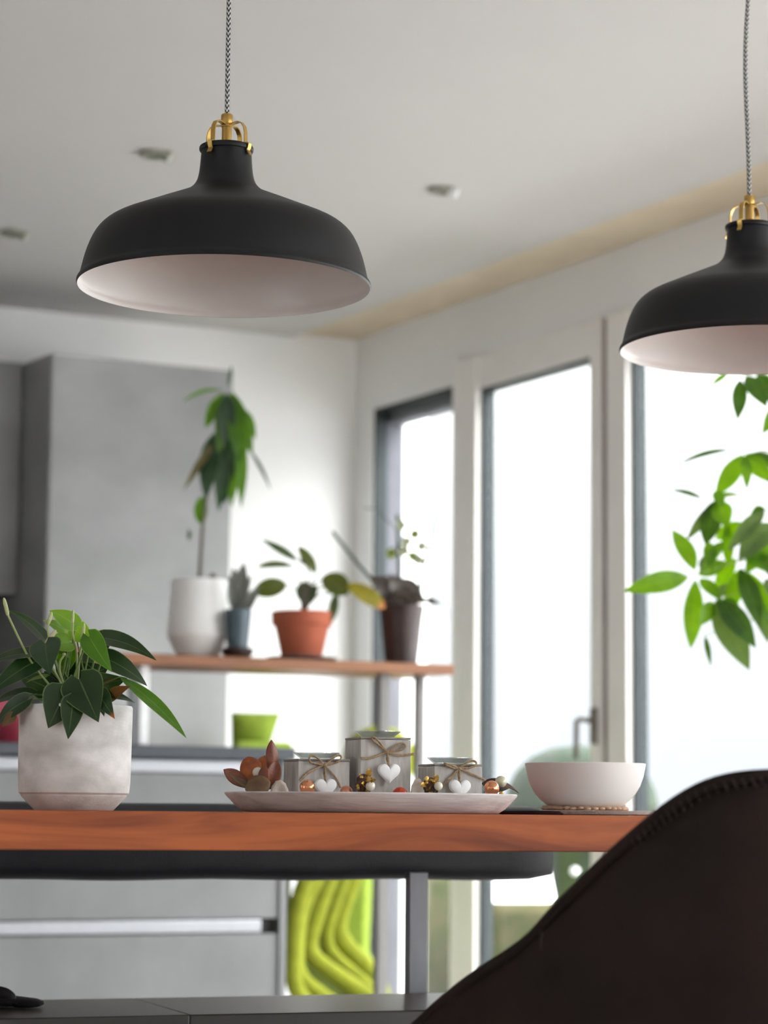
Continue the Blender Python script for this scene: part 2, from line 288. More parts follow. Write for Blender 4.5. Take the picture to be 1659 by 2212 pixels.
# ------------------------------------------------------------------ mesh helpers
class MB:
    def __init__(s): s.v = []; s.f = []; s.uv = []; s.mi = []; s.cur = 0
    def add(s, vs, fs, uvs=None):
        k = len(s.v); s.v += [V(p) for p in vs]
        for i, f in enumerate(fs):
            s.f.append([j + k for j in f]); s.mi.append(s.cur)
            s.uv.append([uvs[j] for j in f] if uvs else [(0, 0)] * len(f))
        return s
    def prism(s, pts, z0, z1):
        n = len(pts); vs = [(p[0], p[1], z0) for p in pts] + [(p[0], p[1], z1) for p in pts]
        fs = [list(range(n))[::-1], list(range(n, 2 * n))] + [[i, (i + 1) % n, (i + 1) % n + n, i + n] for i in range(n)]
        return s.add(vs, fs)
    def obox(s, c, ax, ay, az):
        """box from its centre and three half-axis vectors"""
        c, ax, ay, az = V(c), V(ax), V(ay), V(az)
        vs = [c + ax * i + ay * j + az * k for k in (-1, 1) for j in (-1, 1) for i in (-1, 1)]
        return s.add(vs, [[0, 2, 3, 1], [4, 5, 7, 6], [0, 1, 5, 4], [2, 6, 7, 3], [0, 4, 6, 2], [1, 3, 7, 5]])
    def wbox(s, s0, s1, o0, o1, z0, z1):
        """box in window-wall coordinates"""
        return s.obox(W((s0 + s1) / 2, (o0 + o1) / 2, (z0 + z1) / 2), WD * (s1 - s0) / 2, WN * (o1 - o0) / 2, (0, 0, (z1 - z0) / 2))
    def lathe(s, prof, c=(0, 0, 0), n=48, sx=1, sy=1, rot=0, close=False):
        c = V(c); k = len(prof); vs = []; uv = []
        for i in range(n):
            a = 2 * pi * i / n
            for j, (r, z) in enumerate(prof):
                x, y = r * cos(a) * sx, r * sin(a) * sy
                vs.append(c + V((x * cos(rot) - y * sin(rot), x * sin(rot) + y * cos(rot), z))); uv.append((i / n, z))
        fs = []
        for i in range(n):
            i2 = (i + 1) % n
            for j in range(k - 1): fs.append([i * k + j, i2 * k + j, i2 * k + j + 1, i * k + j + 1])
        if prof[0][0] > 1e-6 and close: fs.append([i * k for i in range(n)][::-1])
        if prof[-1][0] > 1e-6 and close: fs.append([i * k + k - 1 for i in range(n)])
        return s.add(vs, fs, uv)
    def tube(s, pts, r, n=10, caps=True, flat=1, smooth=0):
        pts = [V(p) for p in pts]
        if smooth:
            for _ in range(smooth):
                q = [pts[0]]
                for a, b in zip(pts, pts[1:]): q += [a * .75 + b * .25, a * .25 + b * .75]
                q.append(pts[-1]); pts = q
        rs = r if isinstance(r, (list, tuple)) else [r] * len(pts)
        if len(rs) != len(pts):
            rs = [rs[0] + (rs[-1] - rs[0]) * i / (len(pts) - 1) if len(rs) == 2 else rs[min(len(rs) - 1, int(i * len(rs) / len(pts)))] for i in range(len(pts))]
        vs = []; uv = []; prev = None; dist = 0
        for i, p in enumerate(pts):
            t = (pts[min(i + 1, len(pts) - 1)] - pts[max(i - 1, 0)]).normalized()
            if i: dist += (p - pts[i - 1]).length
            if prev is None:
                u = t.cross(V((0, 0, 1)))
                if u.length < .05: u = t.cross(V((1, 0, 0)))
                u.normalize()
            else:
                u = (prev - t * prev.dot(t)).normalized()
            prev = u; w_ = t.cross(u)
            for j in range(n):
                a = 2 * pi * j / n; vs.append(p + (u * cos(a) + w_ * sin(a) * flat) * rs[i]); uv.append((j / n, dist))
        fs = []
        for i in range(len(pts) - 1):
            for j in range(n):
                j2 = (j + 1) % n; fs.append([i * n + j, i * n + j2, (i + 1) * n + j2, (i + 1) * n + j])
        if caps: fs.append(list(range(n))[::-1]); fs.append([(len(pts) - 1) * n + j for j in range(n)])
        return s.add(vs, fs, uv)
    def ball(s, c, r, sx=1, sy=1, sz=1, n=24, lump=0, seed=1):
        c = V(c); k = n // 2; vs = []; rr = random.Random(seed)
        for i in range(k + 1):
            ph = -pi / 2 + pi * i / k
            for j in range(n):
                a = 2 * pi * j / n; q = r * (1 + (rr.uniform(-lump, lump) if 0 < i < k else 0))
                vs.append(c + V((cos(ph) * cos(a) * sx * q, cos(ph) * sin(a) * sy * q, sin(ph) * sz * q)))
        fs = [[i * n + j, i * n + (j + 1) % n, (i + 1) * n + (j + 1) % n, (i + 1) * n + j] for i in range(k) for j in range(n)]
        return s.add(vs, fs)
    def leaf(s, b, t, wd, nh=(0, -1, .3), kind='lance', bend=.08, cup=.1, nu=12, nv=6, twist=0, mi=0):
        b, t, nh = V(b), V(t), V(nh); a = t - b; L = a.length; ah = a / L
        n = (nh - ah * nh.dot(ah)).normalized(); sd = ah.cross(n)
        if twist: n, sd = n * cos(twist) + sd * sin(twist), sd * cos(twist) - n * sin(twist)
        def wf(u):
            if kind == 'heart': return 1.17 * max(0, (sin(pi * min(1, u ** .55)) ** .85) * (1 - .25 * u)) * 1.05 if u < 1 else 0
            if kind == 'oval': return max(0, sin(pi * u)) ** .55
            if kind == 'obov': return max(0, sin(pi * u ** 1.5)) ** .8
            if kind == 'strap': return min(1, (u * 10) ** .5, ((1 - u) * 3) ** .7)
            return max(0, sin(pi * u ** .85)) ** .9
        vs = []; uv = []
        for i in range(nu + 1):
            u = i / nu; w_ = wf(u) * wd / 2
            if kind == 'heart' and i == 0: w_ = wd * .13
            if i in (0, nu) and kind != 'heart': w_ = wd * .012
            if i == nu: w_ = wd * .006
            for j in range(nv + 1):
                v = -1 + 2 * j / nv
                p = b + a * u + sd * v * w_ + n * (-bend * L * (2 * u - 1) ** 2 + bend * L + cup * abs(v) ** 1.3 * w_)
                if kind == 'heart': p -= ah * L * .17 * abs(v) ** 1.6 * max(0, 1 - u * 1.6) ** 2
                vs.append(p); uv.append((u, (v + 1) / 2))
        q = nv + 1; old = s.cur; s.cur = mi
        s.add(vs, [[i * q + j, i * q + j + 1, (i + 1) * q + j + 1, (i + 1) * q + j] for i in range(nu) for j in range(nv)], uv)
        s.cur = old
        return s
    def build(s, name, m, parent=None, smooth=True, bevel=0, solid=0, sub=0, offset=0):
        me = bpy.data.meshes.new(name); org = parent_loc(parent)
        me.from_pydata([tuple(p - org) for p in s.v], [], s.f); me.validate()
        ul = me.uv_layers.new(name='UVMap')
        k = 0
        if len(ul.data) == sum(len(f) for f in s.f):
            for f, u in zip(s.f, s.uv):
                for c_ in u: ul.data[k].uv = c_; k += 1
        for mm in (m if isinstance(m, (list, tuple)) else [m]): me.materials.append(mm)
        if isinstance(m, (list, tuple)) and len(me.polygons) == len(s.mi): me.polygons.foreach_set('material_index', s.mi)
        me.update()
        import bmesh as bmm
        bm = bmm.new(); bm.from_mesh(me); bmm.ops.recalc_face_normals(bm, faces=bm.faces[:]); bm.to_mesh(me); bm.free()
        if smooth:
            me.polygons.foreach_set('use_smooth', [True] * len(me.polygons))
            if hasattr(me, 'set_sharp_from_angle'): me.set_sharp_from_angle(angle=math.radians(35))
        ob = bpy.data.objects.new(name, me); COL.objects.link(ob)
        if parent: ob.parent = parent
        if solid:
            q = ob.modifiers.new('s', 'SOLIDIFY'); q.thickness = solid; q.offset = offset
        if bevel:
            q = ob.modifiers.new('b', 'BEVEL'); q.width = bevel; q.segments = 3; q.limit_method = 'ANGLE'
        if sub:
            q = ob.modifiers.new('u', 'SUBSURF'); q.levels = sub; q.render_levels = sub
        return ob
def parent_loc(p):
    l = V((0, 0, 0))
    while p is not None: l = l + p.location; p = p.parent
    return l
def tag(o, label=None, cat=None, group=None, kind=None):
    if label: o['label'] = label
    if cat: o['category'] = cat
    if group: o['group'] = group
    if kind: o['kind'] = kind
    return o
def thing(name, label, cat, loc, group=None):
    o = bpy.data.objects.new(name, None); COL.objects.link(o); o.location = loc; o.empty_display_size = .05
    return tag(o, label, cat, group)
def struct(o, label, cat='room part'): return tag(o, label, cat, kind='structure')
def copy_tree(o, parent=None):
    c = o.copy(); COL.objects.link(c)
    if parent: c.parent = parent
    for ch in [x for x in bpy.data.objects if x.parent == o]: copy_tree(ch, c)
    return c

# ================================================================== the room
MAXS, MAXB = 11.5, 7.6
def plan(s, o=0): return C0 + WD * s + WN * o
c_far_left = C0 + BD * MAXB; c_near_left = c_far_left + WD * MAXS; c_near_right = plan(MAXS)
foot = [C0 + WN * .2 - WD * .2, c_near_right + WN * .2 + WD * .2, c_near_left - WN * .2 + WD * .2, c_far_left - WN * .2 - WD * .4]
struct(MB().prism(foot, -.12, 0).build('floor', M['floor']), 'oak floor of the open-plan dining room and kitchen', 'floor')
# ceiling, ending before the window wall in a shallow curtain recess
GAP = .25
cf = [C0 + BD * (GAP / cos(BA - pi / 2 + WA)) - WD * .0, plan(MAXS, -GAP), c_near_left, c_far_left]
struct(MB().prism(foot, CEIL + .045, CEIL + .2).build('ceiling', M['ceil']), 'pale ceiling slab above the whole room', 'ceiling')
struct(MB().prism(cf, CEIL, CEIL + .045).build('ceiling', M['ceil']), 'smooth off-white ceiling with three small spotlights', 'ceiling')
struct(MB().wbox(-.02, MAXS, -GAP, -.002, CEIL + .012, CEIL + .045).build('trim_1', M['tan']), 'tan strip along the ceiling edge above the windows', 'trim')
struct(MB().prism([C0 - BD * .3 - BN * .0, C0 + BD * MAXB, C0 + BD * MAXB - BN * .2, C0 - BD * .3 - BN * .2], 0, CEIL + .06).build('wall_back', M['wall']), 'white back wall behind the kitchen cabinets', 'wall')
LWIN_ADDED = [(5.3, 6.6)]; LW = -MAXB * sin(BA + WA)       # the left wall, parallel to the window wall
lw_ = MB(); prev = -1
lw_.wbox(-1, MAXS, LW - .17, LW, 2.16, CEIL + .06)
for a, b in LWIN_ADDED + [(MAXS, MAXS)]: lw_.wbox(prev, a, LW - .17, LW, 0, 2.16); prev = b
struct(lw_.build('wall_left', M['wall'], smooth=False), 'white left wall of the room, outside the picture', 'wall')
for k, (a, b) in enumerate(LWIN_ADDED):  # added unseen window, throws fill light on the window wall
    t = thing('window_%d' % (9 + k), 'added tall window in the unseen left wall, for fill daylight', 'window', W((a + b) / 2, LW, 0)); t['kind'] = 'structure'
    f = MB()
    for q in ((a, a + .07), (b - .07, b)): f.wbox(q[0], q[1], LW - .09, LW - .02, 0, 2.16)
    f.wbox(a, b, LW - .09, LW - .02, 0, .07).wbox(a, b, LW - .09, LW - .02, 2.09, 2.16).build('window_frame', M['frame'], t)
    MB().wbox(a + .07, b - .07, LW - .06, LW - .05, .07, 2.09).build('pane', M['glass'], t, smooth=False)
    l = bpy.data.lights.new('window_portal', 'AREA'); l.shape = 'RECTANGLE'; l.size = b - a; l.size_y = 2.1; l.cycles.is_portal = True
    ob = bpy.data.objects.new('window_portal', l); COL.objects.link(ob)
    ax = Matrix((WD, (-WN).cross(WD), -WN)).transposed().to_4x4(); ax.translation = W((a + b) / 2, LW - .1, 1.11); ob.matrix_world = ax
def F(u, o, z): return C0 + WD * (MAXS + o) - WN * u + V((0, 0, z))   # wall behind the viewer, u leftwards
def fbox(mb, u0, u1, o0, o1, z0, z1): return mb.obox(F((u0 + u1) / 2, (o0 + o1) / 2, (z0 + z1) / 2), WN * (u1 - u0) / 2, WD * (o1 - o0) / 2, (0, 0, (z1 - z0) / 2))
fw = MB(); fbox(fw, -.2, 8.6, 0, .17, 2.16, CEIL + .06)
prev = -.2
for a, b in FWIN_ADDED + [(8.6, 8.6)]:
    fbox(fw, prev, a, 0, .17, 0, 2.16); prev = b
struct(fw.build('wall_front', M['wall'], smooth=False), 'white wall with one added tall window behind the viewer', 'wall')
# window wall: lintel, corner pier, end pier
wl = MB().wbox(-.02, MAXS, 0, .12, 2.262, CEIL + .06).wbox(-.02, .128, 0, .12, 0, 2.262).wbox(10.6, MAXS, 0, .17, 0, 2.262)
wl.wbox(.128, .78, 0, .12, 2.19, 2.262)
struct(wl.build('wall_right', M['wall'], smooth=False), 'white window wall meeting the back wall at the corner', 'wall')

def window(i, a, b, zt, label, post_l=None, post_r=None, head=None, deep=0):
    t = thing('window_%d' % i, label, 'window', W((a + b) / 2, 0, 0)); t['kind'] = 'structure'
    f = MB()
    pl = post_l or (a - .09, a); pr = post_r or (b, b + .09)
    for q in (pl, pr):
        if q[1] - q[0] > .001: f.wbox(q[0], q[1], -.012, .06, 0, 2.262)
    if head: f.wbox(a, b, -.004, .06, zt, 2.262)
    f.wbox(a, b, -.004, .06, 0, .06)
    if f.v: f.build('window_frame', M['frame'], t, bevel=.004)
    d = .012
    g = MB().wbox(a, a + d, .008, .055, .06, zt).wbox(b - d, b, .008, .055, .06, zt).wbox(a, b, .008, .055, zt - d, zt)
    g.build('glazing_frame', M['dark_alu'], t)
    MB().wbox(a + d, b - d, .036, .046, .06, zt - d).build('pane', M['glass'], t, smooth=False)
    return t
w1 = window(1, .128, .706, 2.19, 'narrow fixed window beside the corner, behind the shelf plants', post_l=(.1281, .1282), post_r=(.706, .78))
w2 = window(2, .861, 1.530, 2.155, 'tall balcony door window with a lever handle, middle of the three', post_l=(.782, .861), post_r=(1.530, 1.588), head=True)
w3 = window(3, 1.725, 3.30, 2.155, 'wide window at the right behind the hanging leaves', post_l=(1.621, 1.725), head=True)
for k, (a, b) in enumerate(WINS[3:]):
    window(4 + k, a, b, 2.155, 'added tall window further along the wall, unseen, for daylight', post_l=(a - .11, a), post_r=(b, b + .09), head=True)
for k, (a, b) in enumerate(FWIN_ADDED):  # added unseen window, brings more frontal daylight to the table
    t = thing('window_%d' % (8 + k), 'added tall window in the unseen wall behind the viewer, for frontal daylight', 'window', F((a + b) / 2, 0, 0)); t['kind'] = 'structure'
    f = MB()
    for q in ((a, a + .07), (b - .07, b)): fbox(f, q[0], q[1], .02, .09, 0, 2.16)
    fbox(f, a, b, .02, .09, 0, .07); fbox(f, a, b, .02, .09, 2.09, 2.16); f.build('window_frame', M['frame'], t)
    fbox(MB(), a + .07, b - .07, .05, .06, .07, 2.09).build('pane', M['glass'], t, smooth=False)
MB().wbox(1.588, 1.621, 0, .05, 0, 2.262).build('seal', M['gap'], w2)
# outer reveal of the corner window
MB().wbox(.1282, .137, .057, .125, 0, 2.2).wbox(.1375, .70, .057, .125, 2.14, 2.189).build('outer_reveal', M['reveal'], w1)
# lever handle
hd = MB().wbox(1.545, 1.575, -.026, -.012, .965, 1.075)
ho = hd.build('handle', M['handle'], w2, bevel=.004); ho['label'] = 'bronze lever handle'
MB().tube([W(1.56, -.02, 1.035), W(1.56, -.065, 1.04), W(1.545, -.07, 1.035), W(1.542, -.07, .92)], .009, 8).build('lever', M['handle'], ho)

# ================================================================== outdoors
g = MB(); gx = [plan(-3, .5) , plan(MAXS, .5), plan(MAXS, 26), plan(-26, 26), plan(-26, .5)]
g.prism([plan(-30, .3), plan(1.9, .3), plan(1.2, 3.6), plan(-30, 5.5)], -.25, -.05)
tag(g.build('lawn', M['lawn']), 'green and olive lawn just outside the windows', 'lawn', kind='structure')
g = MB().prism([plan(-120, -100), plan(100, -100), plan(100, 140), plan(-120, 140)], -.45, -.26)
tr_ = MB(); tr_.prism([plan(1.92, .3), plan(30, .3), plan(30, 3.6), plan(1.22, 3.6)], -.259, -.06)  # unseen near ground, coloured darker to dim light bounced to the ceiling
tag(tr_.build('terrace', M['terrace']), 'grey terrace outside the windows, unseen, darkened to cut bounced light', 'terrace', kind='structure')
tag(g.build('ground', M['snow']), 'pale foggy ground beyond the lawn', 'ground', kind='structure')

# ================================================================== kitchen: tall cabinet, wall cabinet, niche
A = at(113, 762, 7.5); ZT = A.z
CD = V((sin(math.radians(64)), cos(math.radians(64)), 0))      # along the fronts, to the right
CB = V((-CD.y, CD.x, 0))                                        # into the wall
CB = V((-sin(WA + .05), cos(WA + .05), 0))
A0 = V((A.x, A.y, 0))
rr_ = at(500, 795, 7.8); wid = None
# width so that the right edge lands under pixel column 500
lo, hi = .3, 1.2
for _ in range(40):
    md = (lo + hi) / 2; p = A0 + CD * md + V((0, 0, 1.5)); v = p - CAM
    if CX + FPX * v.dot(Rv) / v.dot(Fv) < 497: lo = md
    else: hi = md
TW = lo
def cbox(mb, u0, u1, d0, d1, z0, z1, org=A0, U=CD, D=CB):
    return mb.obox(org + U * (u0 + u1) / 2 + D * (d0 + d1) / 2 + V((0, 0, (z0 + z1) / 2)), U * (u1 - u0) / 2, D * (d1 - d0) / 2, (0, 0, (z1 - z0) / 2))
t = thing('tall_cabinet', 'tall concrete-grey kitchen cabinet against the white back wall', 'cabinet', A0)
cbox(MB(), .013, TW, .02, .58, 0, ZT).build('body', M['carcass'], t, bevel=.002)
cbox(MB(), .0, .012, .0, .58, 0, ZT - .001).build('side_panel', M['concrete'], t)
cbox(MB(), .003, TW - .003, -.002, .019, .08, ZT - .003).build('door', M['concrete'], t, bevel=.002)
zb = at(40, 1290, 7.75).z
t = thing('wall_cabinet', 'dark grey wall cabinet set back beside the tall cabinet', 'cabinet', A0 + CB * .2 - CD * .5 + V((0, 0, zb)))
cbox(MB(), -1.21, -.005, .235, .58, zb, ZT - .0).build('body', M['carcass'], t, bevel=.002)
for k in range(2):
    cbox(MB(), -.602 * (k + 1) , -.602 * k - .008, .212, .234, zb, ZT).build('door', M['concrete'], t, bevel=.002)
t = thing('base_cabinet', 'dark niche worktop below the wall cabinet', 'cabinet', A0 + CB * .1 - CD * .6)
cbox(MB(), -1.21, -.005, .05, .58, 0, .88).build('body', M['concrete'], t, bevel=.002)
cbox(MB(), -1.21, -.005, .02, .58, .881, .92).build('worktop', M['counter'], t, bevel=.002)
tag(cbox(MB(), -1.21, -.005, .56, .58, .921, zb - .001).build('backsplash', M['splash']), 'black splashback panel between worktop and wall cabinet', 'splashback')
# ================================================================== kitchen island
I0p = at(640, 1616, 6.3); IDc = V((sin(math.radians(66)), cos(math.radians(66)), 0)); IDn = V((-IDc.y, IDc.x, 0))
I0 = V((I0p.x, I0p.y, 0)); IZ = I0p.z
def ibox(mb, u0, u1, d0, d1, z0, z1):   # u leftwards from the right end
    return mb.obox(I0 - IDc * (u0 + u1) / 2 + IDn * (d0 + d1) / 2 + V((0, 0, (z0 + z1) / 2)), IDc * (u1 - u0) / 2, IDn * (d1 - d0) / 2, (0, 0, (z1 - z0) / 2))
def zpx(y, Y=6.25, x=400): return at(x, y, Y).z
ct = IZ; cb_ = ct - .032
IL = 2.4
tag(ibox(MB(), 0, IL, 0, .62, cb_, ct).build('worktop', M['counter'], bevel=.003), 'dark slate worktop on the grey kitchen island', 'worktop')
t = thing('kitchen_island', 'grey concrete-look kitchen island with two wide drawers', 'kitchen island', I0 - IDc * 1.2)
z_s1 = cb_ - .038; z_d2t = zpx(1983); z_d2b = zpx(2017)
ibox(MB(), .036, IL, .05, .6, .1, cb_ - .001).build('body', M['carcass'], t)
ibox(MB(), .016, .034, .012, .6, 0, cb_ - .001).build('side_panel', M['concrete_isl'], t)
for k, (u0, u1) in enumerate(((.036, 1.236), (1.24, IL))):
    ibox(MB(), u0, u1, .02, .04, z_d2t, z_s1).build('drawer', M['concrete_isl'], t, bevel=.0015)
    ibox(MB(), u0, u1, .02, .04, .12, z_d2b).build('drawer', M['concrete_isl'], t, bevel=.0015)
s1_ = ibox(MB(), .036, IL, .028, .049, z_s1 + .002, cb_ - .003).build('grip_rail', M['alu'], t, bevel=.003); s1_['label'] = 'bright aluminium grip rail'
s2_ = ibox(MB(), .08, IL, .022, .049, z_d2b + .003, z_d2t - .003).build('grip_rail', M['alu'], t, bevel=.004); s2_['label'] = 'bright aluminium grip rail'

# ================================================================== raised shelf over the island
SA = math.radians(67); SD = V((sin(SA), cos(SA), 0)); SN = V((-SD.y, SD.x, 0))
S1p = at(982, 1458, 6.45); S1 = V((S1p.x, S1p.y, 0)); SZ = S1p.z; ST = .028
def sbox(mb, u0, u1, d0, d1, z0, z1):
    return mb.obox(S1 - SD * (u0 + u1) / 2 + SN * (d0 + d1) / 2 + V((0, 0, (z0 + z1) / 2)), SD * (u1 - u0) / 2, SN * (d1 - d0) / 2, (0, 0, (z1 - z0) / 2))
t = thing('plant_shelf', 'oiled wooden bar shelf on metal posts carrying four potted plants', 'shelf', S1 - SD * .5)
sbox(MB(), 0, 1.02, 0, .26, SZ, SZ + ST).build('board', M['oak'], t, bevel=.003)
def shelf_u(px, y=1500, d=.04):
    lo, hi = -.5, 1.6
    for _ in range(40):
        md = (lo + hi) / 2; p = S1 - SD * md + SN * d + V((0, 0, SZ)); v = p - CAM
        if CX + FPX * v.dot(Rv) / v.dot(Fv) > px: lo = md
        else: hi = md
    return lo
for px, wd, d0 in ((832, .028, .03), (911, .022, .06)):
    u = shelf_u(px, d=d0)
    p = sbox(MB(), u - wd / 2, u + wd / 2, d0, d0 + .03, 0, SZ).build('post', M['post'], t, bevel=.002); p['label'] = 'grey steel post reaching the floor'
u = shelf_u(314, d=.05)  # one metal post: its lit front and shaded side as two coloured boxes
p = sbox(MB(), u - .012, u + .012, .05, .07, ct + .001, SZ).build('post', M['lit_white'], t, bevel=.002); p['label'] = 'lit front face of the worktop post, painted white'
p = sbox(MB(), u + .014, u + .032, .07, .09, ct + .001, SZ).build('post', M['steel_dark'], t, bevel=.002); p['label'] = 'shaded side of the same worktop post, painted dark'
SH = SZ + ST
def sp_(px, d=.12):
    """point on the shelf's top under a pixel column"""
    return S1 - SD * shelf_u(px, d=d) + SN * d + V((0, 0, SH))
def ppm(p): return FPX / (p - CAM).dot(Fv)

def plant_leaves(t, Y, spec, mats, name='foliage', dY=.0, rnd=None, **kw):
    mb = MB(); rnd = rnd or random.Random(3)
    for q in spec:
        (bx, by), (tx, ty), wpx, mi = q[:4]; opt = q[4] if len(q) > 4 else {}
        y0 = Y + opt.get('y', 0); y1 = y0 + opt.get('dy', rnd.uniform(-.03, .03) * kw.get('spread', 1))
        b = at(bx, by, y0); tt = at(tx, ty, y1)
        mb.leaf(b, tt, wpx * Y / FPX, opt.get('n', (rnd.uniform(-.35, .35), -1, rnd.uniform(0, .45))), opt.get('k', kw.get('kind', 'lance')),
                opt.get('bend', kw.get('bend', .08)), opt.get('cup', kw.get('cup', .12)), mi=mi)
    return mb.build(name, mats, t)

# white tapered planter with the tall drooping plant
c = sp_(428, .165); k = 1 / ppm(c); Yc = c.y
t = thing('potted_tree', 'tall drooping green plant in a tapered white planter, leftmost on the shelf', 'potted plant', c)
H = 172 * k
MB().lathe([(0, .001), (42 * k, .001), (44 * k, 2 * k), (69 * k, 50 * k), (67 * k, 70 * k), (60 * k, H), (57 * k, H), (56 * k, H - 12 * k), (0, H - 14 * k)], c).build('planter', M['ceramic'], t, bevel=.002)
MB().lathe([(0, H - 11 * k), (55.5 * k, H - 12 * k)], c).build('soil', M['soil'], t)
st = MB().tube([c + V((0, 0, H - 14 * k)), at(432, 1235, Yc), at(440, 1110, Yc), at(462, 980, Yc), at(492, 850, Yc)], [.006, .004], 8, smooth=1)
st.tube([c + V((.02, 0, H - 14 * k)), at(462, 1240, Yc)], .008, 8)
st.build('stem', M['stem_brown'], t)
av = [((482, 843), (393, 870), 28, 0, dict(n=(0, -.5, 1))), ((480, 850), (443, 925), 30, 0), ((490, 850), (484, 965), 40, 1), ((484, 850), (470, 985), 34, 0), ((500, 845), (546, 985), 34, 0), ((505, 860), (518, 1005), 40, 0),
      ((517, 925), (521, 1097), 28, 0), ((470, 945), (396, 1060), 18, 2), ((468, 955), (445, 1080), 44, 1), ((486, 960), (472, 1105), 36, 1), ((538, 970), (584, 1058), 9, 1), ((436, 1072), (434, 1132), 30, 0, dict(k='oval')),
      ((502, 955), (486, 1090), 38, 1), ((522, 880), (552, 950), 22, 0), ((512, 980), (500, 1095), 26, 0), ((475, 930), (432, 1020), 30, 1), ((408, 1143), (408, 1168), 10, 1), ((496, 900), (528, 1000), 40, 0), ((478, 960), (440, 1065), 26, 0),
      ((492, 835), (500, 790), 8, 1), ((480, 880), (500, 985), 46, 1, dict(y=.02)), ((500, 850), (512, 900), 30, 0)]
plant_leaves(t, Yc, av, [M['av_green'], M['av_dark'], M['av_brown']], bend=.1)

# narrow blue-grey pot
c = sp_(512, .065); k = 1 / ppm(c); Yc = c.y
t = thing('potted_succulent', 'grey-leaved plant in a narrow blue-grey pot on a dark saucer', 'potted plant', c)
MB().lathe([(0, .001), (28 * k, .001), (34 * k, 12 * k), (36 * k, 20 * k), (33 * k, 22 * k), (0, 18 * k)], c).build('saucer', M['dark_pot'], t)
z0 = 22 * k
MB().lathe([(0, z0), (23 * k, z0), (30 * k, 105 * k), (28 * k, 105 * k), (26 * k, 96 * k), (0, 95 * k)], c).build('pot', M['blue_pot'], t)
MB().lathe([(0, 97 * k), (25.5 * k, 96.5 * k)], c).build('soil', M['soil'], t)
gl = [((508, 1322), (528, 1214), 40, 0), ((515, 1322), (504, 1225), 32, 0), ((505, 1320), (495, 1245), 24, 0), ((520, 1322), (562, 1262), 24, 0, dict(y=.03)), ((512, 1322), (545, 1240), 18, 0, dict(y=.06)), ((525, 1325), (556, 1290), 18, 0)]
plant_leaves(t, Yc, gl, [M['grey_leaf']], kind='lance', bend=.06, cup=.3)

# terracotta pot
c = sp_(651, .12); k = 1 / ppm(c); Yc = c.y
t = thing('potted_rubber_plant', 'broad olive-leaved plant in a terracotta pot on a grey saucer', 'potted plant', c)
MB().lathe([(0, .001), (60 * k, .001), (78 * k, 8 * k), (76 * k, 10 * k), (0, 5 * k)], c).build('saucer', M['saucer'], t)
z0 = 6 * k
MB().lathe([(0, z0), (42 * k, z0), (44 * k, z0 + 3 * k), (59 * k, 78 * k), (65 * k, 79 * k), (66 * k, 82 * k), (67 * k, 107 * k), (63 * k, 109 * k), (60 * k, 106 * k), (58 * k, 96 * k), (0, 96 * k)], c).build('pot', M['terracotta'], t)
MB().lathe([(0, 99 * k), (57.8 * k, 97 * k)], c).build('soil', M['soil'], t)
ru = [((645, 1212), (563, 1164), 20, 1, dict(k='lance')), ((682, 1240), (644, 1180), 30, 0, dict(k='oval', n=(.6, -1, .2))), ((636, 1224), (555, 1226), 32, 0, dict(n=(0, -.6, .8))), ((620, 1262), (547, 1280), 44, 0), ((660, 1306), (657, 1255), 40, 1),
      ((698, 1244), (752, 1284), 56, 0, dict(k='oval')), ((750, 1262), (832, 1314), 40, 2, dict(y=-.04)), ((726, 1282), (713, 1346), 22, 1), ((668, 1222), (648, 1205), 14, 1), ((668, 1306), (684, 1262), 18, 1)]
plant_leaves(t, Yc, ru, [M['ru_green'], M['ru_dark'], M['ru_yellow']], kind='oval', bend=.07, cup=.12)
sm = MB(); base = c + V((0, 0, 98 * k))
for pts in (((660, 1270), (668, 1225), (640, 1210)), ((664, 1272), (682, 1242)), ((655, 1275), (636, 1226)), ((650, 1282), (620, 1262)), ((672, 1262), (700, 1250)), ((676, 1275), (725, 1262), (750, 1264)), ((680, 1285), (724, 1282))):
    sm.tube([base] + [at(x, y, Yc) for x, y in pts], [.0035, .002], 6, smooth=1)
sm.build('stem', M['stem_brown'], t)

# orchid pot
c = sp_(866, .10); k = 1 / ppm(c); Yc = c.y
t = thing('potted_orchid', 'orchid with brown leaves and tiny pale flowers in a dark brown pot', 'potted plant', c)
MB().lathe([(0, .001), (33 * k, .001), (36 * k, 4 * k), (46 * k, 100 * k), (50 * k, 128 * k), (48 * k, 129 * k), (43 * k, 118 * k), (0, 118 * k)], c).build('pot', M['dark_pot'], t)
MB().ball(c + V((0, 0, 120 * k)), 41 * k, 1, 1, .3, 20, .12).build('bark', M['husk'], t)
ol = [((862, 1290), (795, 1245), 34, 0), ((862, 1285), (812, 1310), 38, 0), ((868, 1290), (925, 1300), 34, 0), ((866, 1290), (840, 1240), 40, 0), ((872, 1285), (900, 1262), 36, 0), ((850, 1300), (838, 1345), 26, 0), ((885, 1300), (905, 1340), 24, 0),
      ((862, 1260), (880, 1320), 40, 0), ((915, 1296), (952, 1306), 16, 0, dict(bend=.15)), ((925, 1298), (968, 1345), 13, 1, dict(bend=.3, k='strap', n=(.8, -.4, 1))), ((858, 1250), (915, 1305), 40, 0), ((850, 1255), (800, 1262), 24, 0),
      ((850, 1280), (890, 1330), 46, 0, dict(y=-.03))]
plant_leaves(t, Yc, ol, [M['orc_leaf'], M['orc_green']], bend=.14, cup=.2)
sm = MB()
b0 = c + V((0, 0, 118 * k))
sm.tube([b0, at(835, 1280, Yc), at(790, 1240, Yc), at(718, 1148, Yc - .02)], [.0055, .0045], 8, smooth=1)
sm.tube([b0, at(862, 1240, Yc), at(859, 1110, Yc)], [.006, .004], 8)
